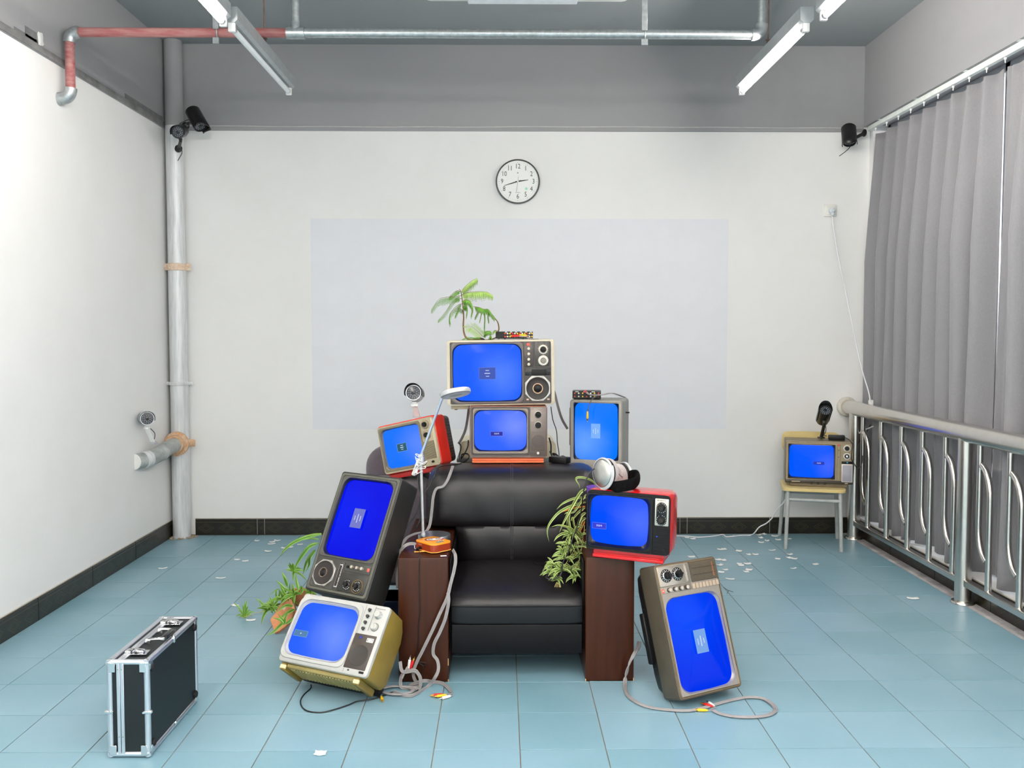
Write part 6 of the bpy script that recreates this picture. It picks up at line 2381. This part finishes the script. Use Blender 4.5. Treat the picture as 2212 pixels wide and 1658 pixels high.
ribbon('video_cable', 'flat grey video cable hanging over the left front of the sofa back', [at(978, 1006, 4.20), at(974, 1018, 4.135), at(967, 1036, 4.118), at(957, 1050, 4.112), at(943, 1055, 4.108), at(936, 1072, 4.10), at(933, 1100, 4.09), at(929, 1130, 4.07), at(923, 1144, 4.05), at(915, 1149, 4.04), at(898, 1152, 4.0), at(880, 1160, 3.93), at(870, 1172, 3.88), at(866, 1180, 3.85)], flat=(0, -.6, .8))
ribbon('video_cable', 'flat grey video cable bending down the outer side of the left sofa arm', [at(897, 1174, 3.80), at(885, 1174, 3.79), at(874, 1179, 3.77), at(864, 1192, 3.79), at(860, 1210, 3.80), at(858, 1240, 3.80), at(859, 1270, 3.80)], flat=(0, -1, .3))
ribbon('video_cable', 'flat grey video cable looping down the front of the left sofa arm to its foot', [at(978, 1187, 3.72), at(983, 1197, 3.66), at(984, 1212, 3.645), at(980, 1235, 3.64), at(973, 1262, 3.635), at(966, 1290, 3.63), at(950, 1325, 3.63), at(932, 1365, 3.63), at(914, 1402, 3.63), at(900, 1430, 3.63), at(893, 1450, 3.62), at(895, 1465, 3.60), atz(903, 1478, .006)], flat=(0, -1, .1))
ribbon('video_cable', 'second flat grey video cable crossing down the front of the left sofa arm', [at(968, 1280, 3.632), at(969, 1300, 3.625), at(962, 1335, 3.625), at(950, 1365, 3.625), at(938, 1390, 3.625), at(936, 1412, 3.625), at(945, 1426, 3.62), at(947, 1445, 3.61), at(940, 1462, 3.59), atz(926, 1480, .006), atz(900, 1497, .008), atz(880, 1502, .008), atz(850, 1493, .006)], flat=(0, -1, .1))
# the coil standing at the foot of the arm, ending in three plugs on the floor
cc = []
for k in range(22):
    a = -1.2 + 2 * PI * 1.45 * k / 21
    cc.append(at(887 + 22 * math.cos(a), 1472 + 26 * math.sin(a), 3.57 + .002 * k))
cc = [at(864, 1428, 3.60), at(870, 1450, 3.585)] + cc + [at(915, 1470, 3.60), atz(935, 1472, .008), atz(955, 1476, .006), atz(968, 1486, .006), atz(974, 1494, .006)]
for p in cc:
    p.z = max(p.z, .008)
ribbon('video_cable', 'coiled grey video cable ending in red, yellow and white plugs on the floor', cc, r=.0025, flat=(.2, -1, .3), plugs=[(atz(945, 1500, .008), V(-1, -.28, 0), RCA_R), (atz(953, 1502, .008), V(-1, -.25, 0), RCA_Y), (atz(963, 1505, .008), V(-.8, -.5, 0), RCA_W)])
for (x0, y0, x1, y1) in ((974, 1493, 953, 1498), (974, 1494, 960, 1500), (975, 1495, 968, 1500)):
    pass
ribbon('video_cable', 'short grey lead with white and red plugs standing up beside the cable coil', [at(868, 1465, 3.575), at(874, 1452, 3.59), at(880, 1440, 3.60)], n_core=2, r=.0022, flat=(.2, -1, .3), plugs=[(at(884, 1432, 3.60), V(.15, 0, 1), RCA_W), (at(890, 1434, 3.60), V(.35, 0, 1), RCA_R)])
cl = []
for k in range(20):
    a = 2 * PI * k / 19 * 2.2
    cl.append(atz(858 + 34 * math.cos(a), 1490 + 9 * math.sin(a), .006 + .0028 * (k // 7)))
ribbon('video_cable', 'flat grey cable lying coiled on the tiles behind the olive television', cl, r=.0026, flat=(0, 0, 1))
o = thing('plug', 'single yellow plug on the floor at the corner of the olive television', 'plug', atz(825, 1508, .0062))
plug(None, (0, 0, 0), V(.25, -1, 0), RCA_Y, o, None)
ribbon('loose_cable', 'thin black cord curving on the tiles in front of the olive television', [atz(672, 1478, .02), atz(671, 1486, .004), atz(656, 1500, .004), atz(649, 1514, .004), atz(654, 1528, .004), atz(668, 1536, .004), atz(695, 1538, .004), atz(725, 1531, .004), atz(752, 1522, .004), atz(772, 1514, .004), atz(800, 1510, .004), atz(826, 1503, .004), atz(848, 1494, .003), atz(866, 1498, .003), atz(878, 1504, .003), atz(892, 1498, .003), atz(912, 1482, .003)], n_core=1, r=.0026, m_=BLACKCABLE)
ribbon('audio_cable', 'thin black cable hanging down the middle of the left sofa arm front', [at(906, 1191, 3.70), at(905, 1198, 3.672), at(906, 1206, 3.655), at(905, 1240, 3.655), at(906, 1280, 3.655), at(908, 1320, 3.655), at(904, 1345, 3.655), at(903, 1385, 3.655), at(901, 1415, 3.655), at(903, 1428, 3.655), at(916, 1430, 3.655), at(921, 1434, 3.655), at(914, 1437, 3.655), at(904, 1432, 3.655), at(914, 1438, 3.655), at(912, 1455, 3.655), at(910, 1468, 3.655)], n_core=1, r=.0018, m_=BLACKCABLE)
ribbon('video_cable', 'flat grey cable looping on the floor around the end-standing taupe television', [at(1381, 1385, 3.72), at(1378, 1398, 3.70), at(1370, 1412, 3.642), at(1358, 1436, 3.63), atz(1350, 1472, .01), atz(1354, 1497, .007), atz(1372, 1514, .006), atz(1400, 1526, .006), atz(1440, 1532, .006), atz(1485, 1534, .006), atz(1515, 1529, .006), atz(1550, 1519, .006), atz(1585, 1510, .006), atz(1618, 1505, .006), atz(1648, 1508, .006), atz(1668, 1520, .006), atz(1675, 1532, .006), atz(1664, 1542, .006), atz(1640, 1547, .006), atz(1605, 1548, .006), atz(1575, 1545, .006), atz(1552, 1539, .006), atz(1541, 1533, .006)], r=.0031, flat=(0, 0, 1), plugs=[(atz(1529, 1522, .009), V(-.9, .75, 0), RCA_R), (atz(1536, 1520, .008), V(-.35, .9, 0), RCA_W), (atz(1516, 1533, .007), V(-1, .12, 0), RCA_Y)])
ribbon('video_cable', 'flat grey cable dropping behind the right side of the cream television', [at(1194, 838, 4.75), at(1199, 852, 4.77), at(1206, 880, 4.78), at(1214, 905, 4.79), at(1226, 926, 4.80)], flat=(0, -1, .2))
ribbon('video_cable', 'flat grey cable dropping behind the left side of the brown television', [at(1013, 880, 4.68), at(1009, 910, 4.70), at(1004, 932, 4.72), at(995, 951, 4.725), at(990, 958, 4.725)], flat=(0, -1, .2))
ribbon('loose_cable', 'thin black cord hanging between the brown and grey televisions', [at(1190, 878, 4.72), at(1193, 900, 4.725), at(1196, 912, 4.725), at(1202, 930, 4.725), at(1204, 955, 4.72), at(1207, 975, 4.70), at(1208, 988, 4.66)], n_core=1, r=.0024, m_=BLACKCABLE)
ribbon('loose_cable', 'tangle of black cords behind the right end of the sofa back', [at(1186, 945, 4.72), at(1190, 960, 4.71), at(1191, 982, 4.69), at(1200, 990, 4.65), at(1216, 985, 4.62), at(1224, 992, 4.58), at(1218, 1000, 4.55), at(1204, 983, 4.62), at(1194, 980, 4.64), at(1212, 994, 4.60), at(1222, 998, 4.56), at(1200, 996, 4.58), at(1188, 975, 4.66)], n_core=1, r=.0042, m_=BLACKCABLE)
ribbon('loose_cable', 'tangle of black cords between red and brown televisions above the sofa', [at(1012, 950, 4.71), at(1010, 965, 4.70), at(1003, 980, 4.68), at(996, 990, 4.64), at(998, 981, 4.64), at(1010, 980, 4.66), at(1013, 988, 4.6), at(1000, 998, 4.56), at(992, 988, 4.62), at(996, 965, 4.70), at(991, 956, 4.715)], n_core=1, r=.0036, m_=BLACKCABLE)
pb2 = thing('power_brick', 'black power adapter lying on the sofa back beside the grey television', 'power adapter', (.285, 4.39, .810), (0, 0, -.6))
m = M(); m.bbox((0, 0, .015), (.10, .05, .03), .005, 2)
m.build('body', BLACKP, pb2)
ribbon('loose_cable', 'black cord hanging from the red television down behind the lamp pole', [at(997, 1001, 4.36), at(975, 1004, 4.30), at(950, 1008, 4.20), at(942, 1020, 4.13), at(930, 1045, 4.115), at(918, 1062, 4.10), at(906, 1085, 4.05), at(898, 1110, 4.0), at(882, 1132, 3.95), at(868, 1160, 3.9)], n_core=1, r=.0026, m_=BLACKCABLE)
ribbon('loose_cable', 'second black cord behind the lamp pole beside the charcoal television', [at(908, 1016, 4.25), at(904, 1030, 4.2), at(905, 1050, 4.15), at(909, 1068, 4.1), at(906, 1090, 4.06), at(908, 1120, 4.02), at(900, 1140, 3.98)], n_core=1, r=.004, m_=BLACKCABLE)
ribbon('video_cable', 'black lead with a yellow plug hanging in front of the grey television screen', [at(1297, 857, 4.64), at(1288, 856, 4.60), at(1279, 862, 4.57), at(1273, 873, 4.565), at(1270, 888, 4.565)], n_core=1, r=.0022, m_=mat('dark_grey_cable', (84, 84, 86), .5), plugs=[(at(1269, 897, 4.565), V(0, 0, -1), RCA_Y)])
ribbon('video_cable', 'flat grey cable running from the switch box across the grey television', [at(1266, 846, 4.625), at(1272, 851, 4.61), at(1285, 853, 4.61), at(1302, 852, 4.63), at(1318, 849, 4.66), at(1328, 850, 4.72), at(1340, 854, 4.78), at(1350, 858, 4.84)], r=.0026, flat=(0, 0, 1), plugs=[(at(1264, 845, 4.615), V(.2, 1, .1), RCA_R)])
ribbon('video_cable', 'grey cable with red and yellow plugs in the switch box on the cream television', [at(1121, 727, 4.435), at(1135, 727, 4.435), at(1143, 730, 4.44), at(1153, 732, 4.46), at(1161, 732, 4.50)], r=.0025, flat=(0, 0, 1), plugs=[(at(1113, 725, 4.43), V(-1, .1, 0), RCA_R), (at(1128, 724, 4.435), V(-1, .1, 0), RCA_Y)])
ribbon('extension_lead', 'white power lead lying along the floor from the school chair to the sofa', [at(1697, 1078, 6.1), at(1690, 1088, 6.12), at(1678, 1100, 6.15), at(1668, 1118, 6.2), at(1655, 1130, 6.22), at(1640, 1138, 6.22), at(1630, 1150, 6.23), atz(1622, 1155, .005), atz(1600, 1156, .005), atz(1570, 1159, .005), atz(1562, 1154, .005), atz(1545, 1157, .005), atz(1510, 1160, .005), atz(1488, 1158, .005), atz(1460, 1157, .005), atz(1420, 1160, .005)], n_core=1, r=.0045, m_=WHITECABLE)
ribbon('loose_cable', 'short white lead passing behind the railing to the corner television', [at(1887, 920, 6.05), at(1875, 925, 6.1), at(1862, 930, 6.15), at(1852, 940, 6.2), at(1843, 952, 6.2)], n_core=1, r=.0045, m_=WHITECABLE)

# ================================================================== torn paper on the floor
PAP = mat('torn_white_paper', (246, 246, 244), .8, noise=.02)


def scrap(x, y, w, d, seed, label, group=None):
    r_ = random.Random(seed)
    p = atz(x, y, 0)
    m = M()
    nx, ny = 5, 3
    cv = r_.uniform(.15, .45) * w
    cr_ = [r_.uniform(-.15, .15) for _ in range(8)]
    rows = []
    for i in range(nx):
        u = i / (nx - 1) - .5
        row = []
        for j in range(ny):
            v = j / (ny - 1) - .5
            row.append(V(u * w * (1 + cr_[j] * .6), v * d * (1 + cr_[3 + (i % 4)]), .0012 + cv * (u * 1.0) ** 2 * (1 + cr_[j]) + .25 * d * max(0, v) * (1 + cr_[i])))
        rows.append(row)
    m.grid(rows)
    o = m.build('paper_scrap', PAP, None, 60)
    sm = o.modifiers.new('thickness', 'SOLIDIFY'); sm.thickness = .0006
    o.location = (p.x, p.y, .0008)
    o.rotation_euler = (0, 0, r_.uniform(-.6, .6))
    return tag(o, label, 'paper scrap', group)


RIGHT = [(1484, 1161), (1497, 1164), (1494, 1203), (1583, 1159), (1639, 1156), (1643, 1162), (1650, 1154), (1674, 1158), (1705, 1164), (1681, 1166), (1657, 1168), (1644, 1172), (1557, 1187), (1564, 1186), (1596, 1190), (1617, 1198), (1632, 1198), (1552, 1209), (1563, 1210), (1555, 1221), (1597, 1218), (1601, 1221), (1615, 1218), (1680, 1207), (1706, 1198), (1704, 1205), (1716, 1207), (1762, 1219), (1567, 1231), (1618, 1231), (1612, 1235), (1558, 1236)]
ORD = ['first', 'second', 'third', 'fourth', 'fifth', 'sixth', 'seventh', 'eighth', 'ninth', 'tenth', 'eleventh', 'twelfth', 'thirteenth', 'fourteenth', 'fifteenth']


def labelled(pts, bands):
    out = {}
    for name, y0, y1 in bands:
        row = sorted([p for p in pts if y0 <= p[1] < y1])
        for k, p in enumerate(row):
            out[p] = 'torn white paper scrap, %s from left in the row %s' % (ORD[k], name)
    return out


LB = labelled(RIGHT, (('along the right-hand baseboard', 0, 1169), ('by the rear chair legs', 1169, 1192), ('by the front chair legs', 1192, 1212.5), ('behind the taupe television', 1212.5, 1300)))
for i, (x, y) in enumerate(RIGHT):
    scrap(x, y, .030 + .018 * ((i * 7) % 5) / 5, .022 + .008 * ((i * 3) % 4) / 4, 100 + i, LB[(x, y)], 'torn paper scraps left of the school chair')
scrap(1577, 1251, .052, .016, 3, 'long curled white paper scrap nearest the taupe television at right')
scrap(1668, 1189, .045, .014, 5, 'grey-looking upturned paper scrap between the scattered white ones near the chair')
scrap(1714, 1228, .042, .013, 6, 'flat greyish paper sliver on the tiles in front of the school chair')
scrap(1972, 1293, .062, .024, 7, 'single curved white paper scrap on bare tiles near the railing')
scrap(692, 1628, .040, .028, 8, 'white rectangular paper scrap alone on the front tiles at the bottom edge')
LEFT = [(555, 1168), (588, 1171), (599, 1168), (587, 1175), (648, 1176), (627, 1182), (613, 1184), (579, 1191), (512, 1209), (530, 1212)]
LB = labelled(LEFT, (('along the left-hand baseboard', 0, 1177), ('left of the charcoal television', 1177, 1200), ('nearest the left spider plant', 1200, 1300)))
for i, (x, y) in enumerate(LEFT):
    scrap(x, y, .036 + .016 * ((i * 5) % 4) / 4, .018, 300 + i, LB[(x, y)], 'torn paper scraps at left')
scrap(352, 1228, .050, .016, 11, 'curled white paper scrap farthest left on the tiles near the corner pipe')
scrap(477, 1249, .058, .014, 12, 'narrow bluish paper sliver on the left tiles in front of the small scraps')
scrap(508, 1308, .040, .022, 13, 'white paper scrap behind the little plant on the floor at left')
scrap(542, 1340, .044, .018, 14, 'white paper scrap just in front of the little plant on the floor')
# twig by the taupe set
o = thing('twig', 'small dry twig on the tiles beside the taupe television', 'twig', atz(1575, 1276, .003))
O_ = Vector(o.location)
m = M()
m.tube([atz(1563, 1268, .003) - O_, atz(1572, 1274, .004) - O_, atz(1584, 1278, .003) - O_], .0012, 5)
m.tube([atz(1570, 1282, .003) - O_, atz(1574, 1275, .004) - O_], .001, 5)
m.build('stem', mat('dark_twig', (40, 40, 42), .8), o)
